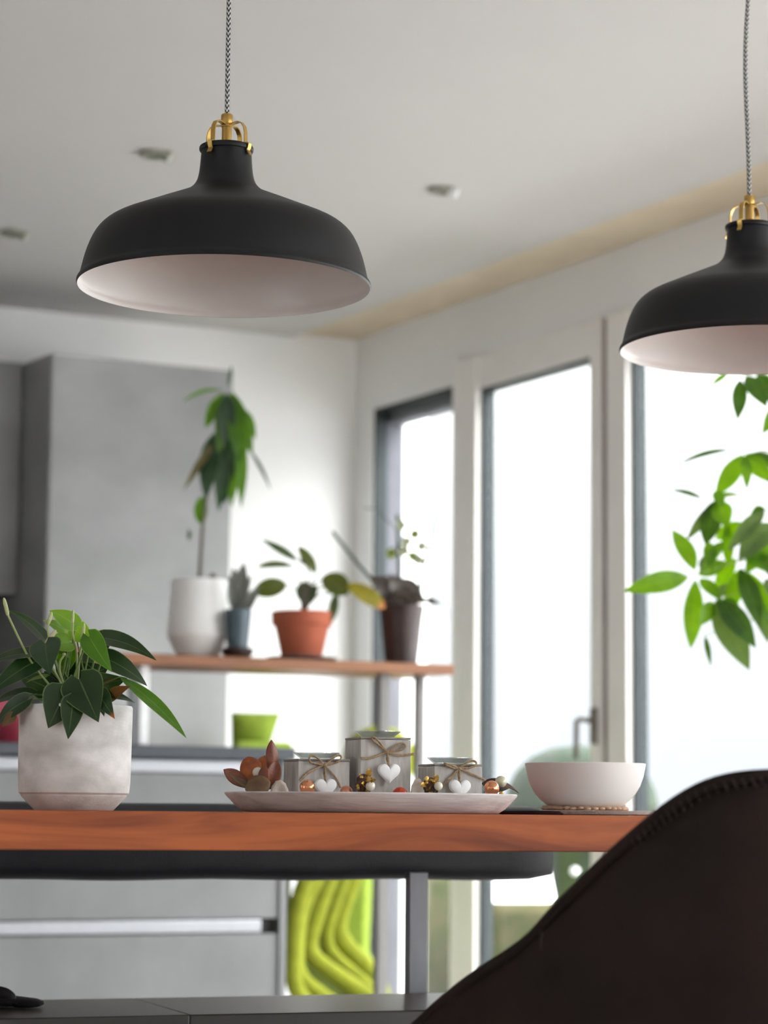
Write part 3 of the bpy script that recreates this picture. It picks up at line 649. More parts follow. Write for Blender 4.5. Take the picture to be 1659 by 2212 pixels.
sm.tube([b0, at(905, 1290, Yc), at(917, 1215, Yc), at(940, 1130, Yc), at(966, 1032, Yc)], [.0055, .002], 8, smooth=1)
sm.tube([at(859, 1125, Yc), at(872, 1135, Yc), at(892, 1150, Yc), at(912, 1185, Yc), at(893, 1205, Yc)], .0014, 6, smooth=1)
sm.tube([at(860, 1150, Yc), at(835, 1120, Yc), at(812, 1098, Yc), at(786, 1098, Yc)], .0014, 6, smooth=1)
sm.tube([at(860, 1170, Yc), at(850, 1188, Yc), at(843, 1196, Yc)], .0014, 6)
sm.build('flower_stem', [M['stem_brown'] if False else M['orc_green']], t)
for (x, y), mi in (((866, 1134), 0), ((896, 1154), 1), ((911, 1180), 0), ((892, 1202), 1), ((845, 1196), 1), ((878, 1170), 0), ((905, 1210), 0), ((873, 1190), 0)):
    fl = MB(); cc = at(x, y, Yc - .012)
    for j in range(5):
        a = 2 * pi * j / 5 + x; fl.leaf(cc, cc + V((cos(a) * 13 * k, -.003, sin(a) * 13 * k)), 12 * k, (0, -1, 0), 'oval', .05, .1, 5, 4)
    fl.build('flower', M['orchid_green'] if mi else M['orchid'], t)

# ================================================================== lime lounge chair in the corner behind the shelf
lc = at(720, 2100, 7.45); base = V((lc.x, lc.y, 0))
t = thing('lounge_chair', 'lime green lounge chair with thick padded folds in the far corner', 'armchair', base)
ribs = [(((800, 1700), (742, 1780), (690, 1880), (650, 1960), (638, 2040), (641, 2110), (700, 2155), (760, 2200)), .022, 7.16),
        (((815, 1690), (762, 1790), (712, 1890), (676, 1990), (662, 2055), (700, 2090), (790, 2150), (830, 2180)), .024, 7.26),
        (((790, 1720), (720, 1800), (668, 1880), (640, 1960), (634, 2060), (632, 2130), (670, 2180)), .022, 7.10),
        (((850, 1690), (805, 1790), (765, 1880), (735, 1955), (722, 2005), (742, 2045), (800, 2100), (822, 2150), (826, 2200)), .030, 7.46),
        (((830, 1700), (790, 1790), (742, 1890), (714, 1970), (700, 2020), (712, 2062), (780, 2118), (824, 2160)), .020, 7.40)]
for pts, r, Y in ribs:
    P = [at(x, y, Y + .015 * i) for i, (x, y) in enumerate(pts)]
    P.append(P[-1] + V((.05, .03, -.05)))
    MB().tube(P, r * .84, 14, flat=1.4, smooth=2).build('padded_fold', M['lime'], t)
bk = MB()
# thin shell carrying the folds, coloured dark as shade in the gaps
pth = [(846, 1700), (800, 1800), (752, 1900), (722, 1980), (712, 2030), (735, 2080), (800, 2140), (826, 2200)]
for i, (x, y) in enumerate(pth):
    p = at(x - 10, y, 7.55 + .01 * i); bk.v += [p, p + V((.03, .0, 0)), p + V((.02, .03, 0)), p + V((-.01, .03, 0))]
    wv = [at(x - 90 + 4 * i, y, 7.30), at(x - 10, y, 7.56)]
bk = MB(); vs = []
for i, (x, y) in enumerate(pth):
    a_, b_ = at(x - 92, y, 7.38 + .012 * i), at(x + 2, y, 7.62 + .012 * i); vs += [a_, b_]
bk.add(vs, [[2 * i, 2 * i + 1, 2 * i + 3, 2 * i + 2] for i in range(len(pth) - 1)])
bk.build('shell', M['lime_shade'], t, solid=.02)
q = [at(x, y, 7.78) for x, y in ((770, 1720), (845, 1700), (800, 1800), (793, 1900), (786, 2060), (820, 2120), (800, 2200), (720, 2160), (700, 2000), (720, 1850))]; nq = len(q)
MB().add(q + [p + V((.02, .07, 0)) for p in q], [list(range(nq)), list(range(2 * nq - 1, nq - 1, -1))] + [[i, (i + 1) % nq, (i + 1) % nq + nq, i + nq] for i in range(nq)]).build('backrest', M['lime_cushion'], t, bevel=.012)
hd_ = at(820, 1640, 7.62)
hr = MB(); hr.ball(hd_, .115, 1.0, .42, .92, 28)
o = hr.build('headrest', M['lime'], t); o['label'] = 'rounded headrest'
fr = MB()
fr.obox(base + V((.05, .1, .12)), (.14, 0, 0), (0, .26, 0), (0, 0, .02))
for dx, dy in ((-.08, -.15), (.16, -.15), (-.08, .32), (.16, .32)): fr.tube([base + V((dx, dy, .11)), base + V((dx * 1.15, dy * 1.1, 0))], .012, 8)
fr.build('base_frame', M['steel_dark'], t)
def cushion(label, pts, Y, th=.10):
    cs = [at(x, y, Y) for x, y in pts]; ctr = sum(cs, V((0, 0, 0))) / 4
    t = MB(); n = 10; vs = []
    for sgn in (-1, 1):
        for i in range(n + 1):
            for j in range(n + 1):
                a, b = i / n, j / n
                p = (cs[0] * (1 - a) + cs[1] * a) * (1 - b) + (cs[3] * (1 - a) + cs[2] * a) * b
                f = (sin(pi * a) * sin(pi * b)) ** .45
                vs.append(p + V((.1, 1, 0)).normalized() * sgn * th / 2 * f)
    N = (n + 1) ** 2; fs = []
    for i in range(n):
        for j in range(n):
            q = [i * (n + 1) + j, (i + 1) * (n + 1) + j, (i + 1) * (n + 1) + j + 1, i * (n + 1) + j + 1]
            fs.append(q); fs.append([N + z for z in q[::-1]])
    o = t.add(vs, fs).build('cushion', M['lime_cushion'])
    return tag(o, label, 'cushion')
CUSH = True
# a lime settee behind the island: its back and cushions peep over the worktop
t = thing('lounge_stool', 'low lime green stool seat with backrest behind the kitchen island'  , 'seat', V((at(620, 1700, 7.5).x, 7.5, 0)))
p0 = at(503, 1601, 7.45); p1 = at(628, 1603, 7.45)
MB().obox(((p0.x + p1.x) / 2, 7.48, (p0.z + .40) / 2), ((p1.x - p0.x) / 2, .03, 0), (-.012, .03, 0), (0, 0, (p0.z - .40) / 2)).build('backrest', M['lime_cushion'], t, bevel=.02)
MB().obox(((p0.x + p1.x) / 2 + .01, 7.66, .34), ((p1.x - p0.x) / 2 - .02, .02, 0), (-.012, .13, 0), (0, 0, .09)).build('seat', M['lime_cushion'], t, bevel=.03)
for q in ((p0.x + .04, 7.56), (p1.x - .04, 7.56), (p0.x + .04, 7.74), (p1.x - .04, 7.74)): MB().tube([(q[0], q[1], .27), (q[0], q[1], 0)], .012, 10).build('leg', M['steel_dark'], t)
cushion('lime green cushion standing upright against the white wall', ((500, 1612), (582, 1612), (606, 1541), (499, 1539)), 7.60, .07)
# ================================================================== pink flowers on the island behind the anthurium
pc = at(12, 1605, 6.25); pc = V((pc.x, pc.y + .12, ct + .001)); k = pc.y / FPX
t = thing('pink_flower_pot', 'pink blossoms in a dark pink pot on the worktop, at the left edge', 'potted plant', pc)
MB().lathe([(0, 0), (.035, 0), (.045, .02), (.05, .075), (.046, .078), (.043, .06), (0, .06)], pc).build('pot', M['pink_red'], t)
MB().tube([pc + V((0, 0, .05)), at(20, 1540, pc.y)], .003, 6).tube([pc + V((0, 0, .05)), at(90, 1480, pc.y), at(156, 1425, pc.y)], .003, 6, smooth=1).build('stem', M['stem'], t)
for (x, y, r) in ((22, 1548, 24), (5, 1530, 22), (30, 1575, 18), (158, 1415, 22), (150, 1440, 14)):
    fl = MB(); cc = at(x, y, pc.y - .02)
    for j in range(6):
        a = 2 * pi * j / 6 + x; fl.leaf(cc, cc + V((cos(a) * r * k, -.006 * (j % 2), sin(a) * r * k)), r * k, (0, -1, 0), 'oval', .08, .1, 6, 4)
    fl.build('blossom', M['pink'], t)

# ================================================================== ceiling spotlights
def spot(px, py, label, white):
    p = onz(px, py, CEIL)
    t = thing('ceiling_spotlight', label, 'ceiling light', p, 'swivel spotlights in the ceiling')
    r = .037
    MB().lathe([(0, -.003), (r * .55, -.003), (r * .6, -.012), (r, -.010), (r * 1.02, 0)], p + V((-.008, 0, 0))).build('ring', M['spot_grey'], t)
    d = V((.75, -.25, -.35)).normalized(); c = p + V((.022, -.005, -.010))
    MB().tube([c + V((-.006, 0, .004)), c + d * .014], .0155, 16).build('lamp_head', M['spot_white'] if white else M['spot_grey'], t)
spot(340, 330, 'grey swivel spotlight in the ceiling beside the near pendant cord', 0)
spot(960, 408, 'swivel spotlight with a bright white head, rightmost on the ceiling', 1)
spot(35, 501, 'grey swivel spotlight at the left edge of the ceiling', 0)

# ================================================================== pendants
def pendant(px, py, Y, label, cord_pts=None):
    p = at(px, py, Y); t = thing('pendant_lamp', label, 'pendant lamp', p, 'black dome pendants above the table')
    prof = [(.1885, -.001), (.1905, .0015), (.1893, .0055), (.1862, .0085), (.1848, .014), (.1818, .028), (.178, .042), (.1714, .0585), (.1650, .0690), (.1573, .0765), (.1490, .0822), (.1370, .0876), (.1200, .0948), (.100, .1035), (.080, .1120),
            (.064, .1187), (.0530, .1235), (.0455, .1285), (.0405, .1340), (.0372, .1400), (.0352, .1480), (.0340, .158), (.0328, .174), (.0322, .1835)]
    # resample smoothly
    sh = MB().lathe(prof, p, 96); sh.build('shade', M['lamp_black'], t, sub=1)
    inner = [(r - .0022 if r > .04 else r - .0015, z - .0012) for r, z in prof]; inner[0] = (.1886, -.0008)
    MB().lathe(inner, p, 96).build('shade_lining', M['lamp_white'], t, sub=1)
    MB().lathe([(.0322, .1785), (.0350, .1790), (.0356, .182), (.0352, .1850), (.0335, .1862), (.0318, .1862), (.030, .183), (.026, .181)], p, 64).build('neck_rim', M['lamp_black'], t, sub=1)
    c = MB().lathe([(.0, .175), (.0064, .176), (.0064, .2115), (.0074, .2118), (.0074, .2135), (.0066, .214), (.0066, .2155), (.0074, .216), (.0076, .2175), (.0078, .2185), (.0078, .2275), (.0070, .2290), (.0030, .2295), (0, .2295)], p, 32)
    c.build('socket', M['brass'], t)
    for j in range(4):
        a = math.radians(-32 + 90 * j - 90 - 0)
        er = V((cos(a), sin(a), 0)); et = V((-sin(a), cos(a), 0)); mb = MB()
        path = [(.006, .2145), (.013, .2160), (.019, .2165), (.0245, .2140), (.0283, .2085), (.0300, .2010), (.0302, .1930), (.0304, .1870), (.0345, .1865), (.0370, .1850), (.0362, .1810), (.0345, .1765), (.0385, .1700)]
        vs = []; h = .0033; th = .0007
        for i, (r, z) in enumerate(path):
            pr = path[min(i + 1, len(path) - 1)]; pv = path[max(i - 1, 0)]
            tx, tz = pr[0] - pv[0], pr[1] - pv[1]; l = math.hypot(tx, tz); nx, nz = -tz / l, tx / l
            b = p + er * r + V((0, 0, z)); n = (er * nx + V((0, 0, nz))) * th
            vs += [b - et * h - n, b + et * h - n, b + et * h + n, b - et * h + n]
        fs = [[0, 1, 2, 3], [4 * (len(path) - 1) + q for q in (3, 2, 1, 0)]]
        for i in range(len(path) - 1):
            for q in range(4): fs.append([4 * i + q, 4 * i + (q + 1) % 4, 4 * i + 4 + (q + 1) % 4, 4 * i + 4 + q])
        mb.add(vs, fs).build('clip_strap', M['brass'], t, smooth=True)
    top = [p + V((0, 0, .226))]
    n = 24
    for i in range(1, n + 1):
        f = i / n; z = .226 + (CEIL - p.z - .226 - .03) * f
        dx = sum(cw * sin(f * fr_ * pi) for cw, fr_ in (cord_pts or ()))
        top.append(p + V((dx, 0, z)))
    MB().tube(top, .0033, 12).build('cord', M['cord'], t)
    MB().lathe([(0, CEIL - p.z - .035), (.04, CEIL - p.z - .033), (.05, CEIL - p.z), (.0, CEIL - p.z)], p, 32).build('ceiling_rose', M['lamp_black'], t)
    return t
pendant(484, 620, 3.06, 'nearer black dome pendant lamp with brass clips, whole in view')
pendant(1622, 757, 3.44, 'farther black dome pendant lamp, cut off by the right edge', ((-.0035, 3), (.002, 5)))

# ================================================================== dining table
TT, TZ = .043, .7487
TD = V((sin(TDA), cos(TDA), 0)); TN = V((-TD.y, TD.x, 0))
T0 = V((0, 2.80, 0))
def tp(u, d, z=TZ): return T0 + TD * u + TN * d + V((0, 0, z))
def tbox(mb, u0, u1, d0, d1, z0, z1):
    return mb.obox(tp((u0 + u1) / 2, (d0 + d1) / 2, (z0 + z1) / 2), TD * (u1 - u0) / 2, TN * (d1 - d0) / 2, (0, 0, (z1 - z0) / 2))
t = thing('dining_table', 'solid walnut dining table with a thick straight edge', 'table', tp(.2, .45, 0))
tbox(MB(), -.95, 1.35, 0, .86, TZ - TT, TZ).build('tabletop', M['walnut'], t, bevel=.0015)
for u in (-.82, 1.2):
    for d in (.08, .48): tbox(MB(), u - .035, u + .035, d - .02, d + .04, 0, TZ - TT - .0005).build('leg', M['steel_dark'], t, bevel=.003)

# ================================================================== bench behind the table
BZ = .477
t = thing('bench', 'grey leather dining bench with a black padded backrest behind the table', 'bench', tp(-.2, .72, 0))
ys = 3.42 - 2.80
def bb(mb, u0, u1, d0, d1, z0, z1, off=0): return tbox(mb, u0, u1, d0, d1, z0, z1)
d0 = ys * TN.y; d1 = (3.75 - 2.80) * TN.y
tbox(MB(), -1.3, -.0605, d0, d1, BZ - .07, BZ).build('seat', M['bench_leather'], t, bevel=.002)
tbox(MB(), -.060, .78, d0, d1, BZ - .07, BZ).build('seat', M['bench_leather'], t, bevel=.002)
db = (3.80 - 2.80) * TN.y
Xe = .285
def back_pad():
    mb = MB(); n = 14; L = 46; u0, u1 = -1.2, Xe / TD.x + db * .36
    zc, hz, hy = .7045, .058, .034; vs = []
    for i in range(L + 1):
        f = i / L; u = u0 + (u1 - u0) * f
        e = min(1, ((1 - f) * (u1 - u0) / .03)) ** .5 if f > .9 else 1
        for j in range(n * 2):
            a = 2 * pi * j / (2 * n); ca, sa = cos(a), sin(a)
            y = hy * math.copysign(abs(ca) ** .6, ca) * (.55 + .45 * e); z = hz * math.copysign(abs(sa) ** .45, sa) * (.9 + .1 * e)
            z += .0012 * sin(u * 21) * (1 if sa < 0 else .3)
            vs.append(tp(u, db + .034 + y, zc + z))
    q = 2 * n
    fs = [[i * q + j, i * q + (j + 1) % q, (i + 1) * q + (j + 1) % q, (i + 1) * q + j] for i in range(L) for j in range(q)]
    fs += [list(range(q))[::-1], [L * q + j for j in range(q)]]
    return mb.add(vs, fs)
back_pad().build('backrest', M['black_leather'], t)
for u in (.0, -.95):
    pu = u
    if u == 0:
        lo, hi = -.4, .5
        for _ in range(40):
            md = (lo + hi) / 2; v = tp(md, d1 + .02, .56) - CAM
            if CX + FPX * v.dot(Rv) / v.dot(Fv) < 897: lo = md
            else: hi = md
        pu = lo
    tbox(MB(), pu - .0145, pu + .0145, d1 + .006, d1 + .012, .30, .70).tag = None
    tbox(MB(), pu - .0155, pu + .0155, d1 + .006, d1 + .026, .34, .66).build('bracket', M['steel_dark'], t, bevel=.0015)
for u in (-1.1, .6): tbox(MB(), u - .03, u + .03, d0 + .05, d1 - .02, 0, BZ - .071).build('leg', M['steel_dark'], t)

# black glove-like cloth thing lying on the bench
bc = onz(20, 2178, BZ); cl = MB()
t = thing('folded_cloth', 'black fabric item with a strap lying on the bench seat, bottom left', 'cloth', bc)
cl.ball(V((at(30, 2182, bc.y).x - .03, bc.y + .02, BZ + .0082)), .055, 1.25, .7, .13, 28, .05, 5)
cl.ball(V((at(54, 2180, bc.y).x, bc.y, BZ + .0072)), .026, 1, .7, .25, 20, .05, 6).build('cloth_body', M['black_cloth'], t)
MB().tube([at(-30, 2172, bc.y), at(-25, 2146, bc.y), at(5, 2143, bc.y), at(24, 2156, bc.y), V((at(18, 2176, bc.y).x, bc.y, BZ + .012))], .0045, 10, flat=2.0, smooth=2).build('strap', M['black_leather'], t)

# ================================================================== oval plate with decorations
PA = math.radians(72); PD = V((sin(math.radians(78)), cos(math.radians(78)), 0))
pc = at(803, 1757, 3.03); PC = V((pc.x, 3.03, TZ + .0004)); ROT = math.radians(12)
k3 = 3.03 / FPX
t = thing('oval_plate', 'long whitewashed wooden plate carrying the three candle holders', 'plate', PC)
MB().lathe([(0, 0), (165, 0), (170, .5), (178, 3), (184, 8), (184.5, 9.5), (184, 10.5), (180, 10), (172, 5), (160, 3.2), (0, 3.2)] and
           [(0, 0), (.150, 0), (.160, .0010), (.1685, .0060), (.1835, .0215), (.1842, .0235), (.1830, .0248), (.1790, .0245), (.1640, .0100), (.155, .006), (0, .006)],
           PC, 128, 1, .70, ROT).build('dish', M['plate'], t)
PF = PC.z + .0066
def onp(px, Y, z=PF):
    p = at(px, 1740, Y); return V((p.x, Y, z))

BXA = math.radians(18)
bu = V((cos(BXA), sin(BXA), 0)); bn = V((sin(BXA), -cos(BXA), 0))    # along the front face / facing the viewer
def holder(px_l, px_r, ytop, Y, label, knot, hx, hy, loops, tails, heart_w, glass_tilt=0, grim=(0, 0)):
    """px_l..px_r: front face columns"""
    a = onp(px_l, Y); kk = Y / FPX
    wd = (px_r - px_l) * kk / cos(BXA) * .985
    zt = at((px_l + px_r) / 2, ytop, Y).z
    fl = a; h = zt - PF
    ctr = fl + bu * wd / 2 - bn * wd / 2
    t = thing('candle_holder', label, 'candle holder', V((ctr.x, ctr.y, PF)), 'wooden candle holders on the plate')
    cc = V((ctr.x, ctr.y, PF + h / 2)); hw = wd / 2
    # hollowed block: walls as a frame with a round well is hidden, top ledge a touch darker
    MB().obox(cc - V((0, 0, .0015)), bu * hw, bn * hw, (0, 0, h / 2 - .0015)).build('wooden_block', M['greywood'], t, bevel=.0008)
    MB().obox(V((cc.x, cc.y, PF + h - .0013)), bu * (hw + .0002), bn * (hw + .0002), (0, 0, .0013)).build('top_panel', M['greywood_dark'], t, bevel=.0006)
    gt = V((cc.x, cc.y, PF + h))
    gr = .0285
    g = MB().lathe([(0, .0004), (.019, .0004), (.0215, .002), (.0265, .006), (gr, .0074), (gr, .0084), (.0262, .0078), (.0205, .0038), (.018, .0022), (0, .0022)], gt, 48)
    g.build('glass_cup', M['clear'], t)
    # front-plane helper: pixel -> point on the plane just before the front face
    def fp(x, y, off=.0015):
        d = ray(x, y); P = a + bn * off; return CAM + d * ((P - CAM).dot(bn) / d.dot(bn))
    tw = MB(); r = .00105
    K = fp(*knot, .003)
    tw.ball(K, .0026, 1.2, .9, 1, 12, .12)
    for lp in loops:
        pts = [K] + [fp(x, y, .004 + .002 * (i % 2)) for i, (x, y) in enumerate(lp)] + [K]; tw.tube(pts, r * 1.15, 7, smooth=2)
        pts = [K] + [fp(x, y + 1.2, .003) for i, (x, y) in enumerate(lp)] + [K]; tw.tube(pts, r, 7, smooth=2)
    for tl in tails:
        tw.tube([K] + [fp(x, y, .0025) for x, y in tl], r * 1.2, 7, smooth=2)
        tw.tube([K] + [fp(x + 1, y + 1.6, .0025) for x, y in tl], r * .9, 7, smooth=2)
    hc = fp(hx, hy, .007)
    hz = heart_w * kk / 2
    tw.tube([K, fp((knot[0] + hx) / 2 + 1, (knot[1] + hy) / 2 - 8, .005), hc + V((0, 0, hz * .45))], r, 7)
    tw.tube([K, fp((knot[0] + hx) / 2 - 3, (knot[1] + hy) / 2 - 8, .003), hc + V((0, 0, hz * .45))], r, 7)
    tw.build('twine_bow', M['twine'], t)
    # heart, puffed
    hb = MB(); n = 40; rings = ((1, 0), (.985, .35), (.90, .75), (.72, .97), (.4, 1.05), (0, 1.06)); ol_ = []
    for i in range(n):
        q = 2 * pi * i / n; x = 16 * sin(q) ** 3 / 16.5; y = (13 * cos(q) - 5 * cos(2 * q) - 2 * cos(3 * q) - cos(4 * q)) / 16 * .98
        ol_.append((x, y))
    vs = []; th = hz * .36
    seq = [(s_, z_) for s_, z_ in rings[::-1]]
    for sgn in (1, -1):
        for s_, z_ in (rings if sgn == -1 else seq):
            for x, y in ol_: vs.append(hc + bu * x * s_ * hz + V((0, 0, 1)) * (y * s_) * hz + bn * (sgn * z_ * th))
    m_ = len(rings) * 2
    fs = [[i * n + j, i * n + (j + 1) % n, (i + 1) * n + (j + 1) % n, (i + 1) * n + j] for i in range(m_ - 1) for j in range(n)]
    hb.add(vs, fs).build('heart', M['white_paint'], t)
    return t
holder(643, 755, 1639, 2.985, 'grey wooden candle holder with white heart, leftmost, beside the dried flower', (701, 1653), 703, 1701,
       [[(690, 1640), (676, 1630), (668, 1634), (668, 1646), (684, 1650)], [(714, 1642), (728, 1630), (738, 1632), (736, 1643), (718, 1650)]],
       [[(680, 1660), (660, 1672), (648, 1686)], [(712, 1664), (727, 1682), (735, 1700)]], 51)
holder(778, 888, 1592, 3.0, 'tallest grey wooden candle holder, in the middle of the plate', (836, 1625), 840, 1669,
       [[(822, 1612), (806, 1600), (802, 1593), (810, 1592), (824, 1608)], [(852, 1613), (868, 1604), (876, 1608), (876, 1616), (856, 1623)]],
       [[(815, 1632), (796, 1639), (779, 1637)], [(858, 1632), (880, 1630), (896, 1628)]], 52)
holder(938, 1043, 1650, 3.0, 'grey wooden candle holder with white heart, rightmost, beside the copper bauble', (992, 1660), 993, 1703,
       [[(978, 1653), (964, 1650), (958, 1647), (966, 1654), (980, 1660)], [(1004, 1650), (1018, 1642), (1029, 1645), (1029, 1653), (1008, 1660)]],
       [[(978, 1674), (964, 1688), (955, 1700)], [(1010, 1668), (1030, 1677), (1047, 1684)]], 51)

def bauble(px, Y, rpx, m_, label, cat='bauble', name='bauble', group='baubles on the plate', zc=None, py=None):
    k = Y / FPX; r = rpx * k
    p = at(px, py, Y) if py else onp(px, Y)
    z = max(p.z, PF + r + .0003) if py else PF + r
    ctr = V((p.x, Y, z))
    o = MB().ball(ctr, r, n=32).build(name, M[m_]); tag(o, label, cat, group)
    return o
bauble(664, 2.945, 17, 'copper', 'shiny copper bauble at the left of the leftmost heart', py=1701)
bauble(748, 2.950, 14, 'copper_dull', 'matt copper bauble between the leftmost and middle candle holders', py=1711)
bauble(864, 2.965, 16, 'red', 'small red bauble lying in front of the tallest candle holder', py=1716)
bauble(1062, 3.03, 16.5, 'copper', 'shiny copper bauble at the right end of the plate', py=1703)
bauble(1082, 3.06, 13, 'pearl_green', 'greenish glossy bead on top at the right end of the plate', 'bead', 'bead', 'beads on the plate', py=1689)
# small support under the raised greenish bead: the curled leaf pod
def pod(px, py, Y, sz, label, pearl):
    c = at(px, py, Y); r = sz * Y / FPX
    t = thing('gilded_nut', label, 'decoration', V((c.x, Y, c.z - r)), 'gilded nutshells with pearls')
    MB().ball(c, r, .85, .8, 1, 20, .16, int(px)).build('nutshell', M['husk'], t)
    g = MB(); rr = random.Random(int(px))
    for i in range(7):
        a = rr.uniform(-1.4, 1.4); e = rr.uniform(-1.2, 1.4)
        d = V((sin(a) * cos(e), -cos(a) * cos(e), sin(e))); b = c + d * r * .8
        g.leaf(b, b + (d + V((rr.uniform(-1, 1), 0, rr.uniform(-1, 1)))) * r * .6, r * .7, (0, -1, .5), 'oval', .15, .3, 6, 4)
    for i in range(5):
        a = rr.uniform(0, 2 * pi); q = c + V((cos(a) * r * .6, -r * .7, sin(a) * r * .75)); g.ball(q, r * .2, n=10, lump=.2, seed=i)
    g.build('gold_foil', M['gold'], t)
    pp = at(*pearl[:2], Y - r * .9); MB().ball(pp, pearl[2] * Y / FPX, n=24).build('pearl_bead', M['pearl'], t)
pod(786, 1694, 2.945, 21, 'gilded nutshell with a pearl in front of the tallest candle holder', (800, 1698, 10.5))
pod(930, 1700, 2.955, 19, 'dark gilded nutshell with a pearl left of the rightmost heart', (947, 1698, 9.5))
# shells
def shell(px, py, Y, w_, h_, label, seed):
    c = at(px, py, Y); k = Y / FPX; mb = MB(); n = 11; vs = []
    for i in range(n + 1):
        a = pi * (.04 + .92 * i / n)
        rr_ = (1 + .05 * (i % 2))
        for j in range(5):
            f = .12 + .88 * j / 4
            vs.append(c + V((cos(a) * w_ / 2 * k * f * rr_, -.006 * sin(pi * f * .55), -h_ / 2 * k + sin(a) * h_ * k * f * rr_)))
    fs = [[i * 5 + j, i * 5 + j + 1, (i + 1) * 5 + j + 1, (i + 1) * 5 + j] for i in range(n) for j in range(4)]
    o = mb.add(vs, fs).build('seashell', M['shell'], solid=.0012); tag(o, label, 'shell', 'shells on the plate')
shell(604, 1703, 2.99, 40, 34, 'pale brown and white seashell beside the dried flower', 1)
shell(903, 1703, 2.96, 34, 40, 'pale seashell between the middle and rightmost candle holders', 2)
# dried leaf at right end
t = thing('dried_leaf', 'curled dark brown dried leaf hanging over the right rim of the plate', 'leaf', onp(1095, 3.06))
mb = MB(); mb.leaf(at(1045, 1712, 3.05), at(1121, 1714, 3.075), 30 * k3, (0.15, -.6, 1), 'lance', .16, .45, mi=0)
mb.leaf(at(1040, 1692, 3.07), at(1098, 1704, 3.08), 30 * k3, (0, -1, .2), 'lance', .1, .3).build('leaf_blade', M['husk'], t, solid=.0007)
bauble(1083, 3.035, 5, 'gold', 'tiny gold bead beside the rightmost copper bauble', 'bead', 'bead', 'beads on the plate', py=1714)
# dried flower pod
fb = onp(556, 3.0)
t = thing('dried_flower', 'dried red-brown flower pod with curled petals at the left end of the plate', 'dried flower', fb)
def petal(b, tp_, wpx, m_, n, bend, cup, k='oval', Y=3.0, dy=0):
    MB().leaf(at(*b, Y), at(*tp_, Y + dy), wpx * k3, n, k, bend, cup, 14, 8).build('petal', M[m_], t, solid=.0008)
petal((556, 1706), (483, 1662), 34, 'petal_red', (.2, -1, .5), -.10, .35, 'obov')
petal((558, 1708), (494, 1672), 26, 'petal_olive', (.1, -.6, 1), -.08, .3, 'lance', 2.985)
petal((552, 1700), (536, 1634), 52, 'petal_orange', (.25, -1, 0), .16, -.25, 'oval', 3.01, .01)
petal((562, 1690), (572, 1632), 44, 'petal_orange', (-.5, -1, 0), .14, -.25, 'oval', 3.015, .01)
petal((586, 1706), (586, 1598), 32, 'petal_red', (.7, -1, .1), .10, -.4, 'obov', 3.0, .0)
petal((578, 1706), (597, 1643), 34, 'petal_red', (.3, -1, .1), .14, .3, 'oval', 2.99, .0)
petal((530, 1706), (584, 1690), 46, 'petal_olive', (.05, -1, .25), .12, -.25, 'oval', 2.97, 0)
petal((568, 1700), (572, 1654), 26, 'petal_red', (-.4, -1, .1), .1, -.3, 'oval', 2.982, 0)
MB().ball(at(557, 1669, 3.005), 12 * k3, n=20).build('seed_bead', M['pearl'], t)
MB().ball(at(558, 1709, 3.0), 11 * k3, 1.3, .9, .5, 16, .15).build('flower_base', M['petal_olive'], t)

# ================================================================== bowl on bead mat
Yb = 3.36
bp = at(1264, 1745, Yb); BP = V((bp.x, Yb, TZ))
mp_ = at(1335, 1750, Yb - .12)
mt = MB().lathe([(0, .0004), (.095, .0004), (.0985, .0020), (.0990, .0064), (.098, .0070), (.088, .0050), (0, .0048)], V((mp_.x, Yb - .03, TZ)), 72, 1, 1)
tag(mt.build('placemat', M['mat_cloth']), 'pale taupe flat dish under the white bowl', 'dish')
np_ = at(1142, 1750, Yb - .15)
dm = MB().lathe([(0, .0003), (.040, .0003), (.042, .0018), (.036, .0052), (.01, .0058), (0, .0058)], V((np_.x, Yb - .21, TZ)), 48, 1.0, .7)
tag(dm.build('napkin', M['dark_cloth']), 'dark brown folded napkin between the plate and the white bowl', 'napkin')
tr = MB(); rr = random.Random(4)
bc_ = BP + V((.0, 0, .0051))
for ring, nn in ((.056, 36), (.046, 30)):
    for i in range(nn):
        a = 2 * pi * i / nn + ring * 9; tr.ball(bc_ + V((cos(a) * ring, sin(a) * ring, 0.0044 + rr.uniform(-.0004, .0010))), .0050 + rr.uniform(-.0012, .0004), 1.15, 1.15, .62, 10)
tr.lathe([(0, .0001), (.055, .0001), (.055, .0022), (0, .0022)], bc_, 32)
o = tr.build('trivet', M['bead']); tag(o, 'round trivet of tan wooden beads under the white bowl', 'trivet')
bk_ = Yb / FPX
c = bc_ + V((0, 0, .0030)); hb_ = at(1264, 1649, Yb).z - c.z
k = hb_ / 93; kx = bk_ * 1.003
t = tag(MB().lathe([(0, 0), (58 * kx, 0), (66 * kx, 1.5 * k), (80 * kx, 8 * k), (95 * kx, 19 * k), (107 * kx, 32 * k), (117 * kx, 48 * k), (124 * kx, 67 * k), (128 * kx, 86 * k), (129 * kx, 92 * k), (128 * kx, 93 * k), (126 * kx, 92 * k), (121 * kx, 68 * k), (108 * kx, 40 * k), (88 * kx, 20 * k), (60 * kx, 8 * k), (0, 5 * k)], c, 96).build('bowl', M['ceramic']),
        'plain white ceramic bowl on the right of the table', 'bowl')

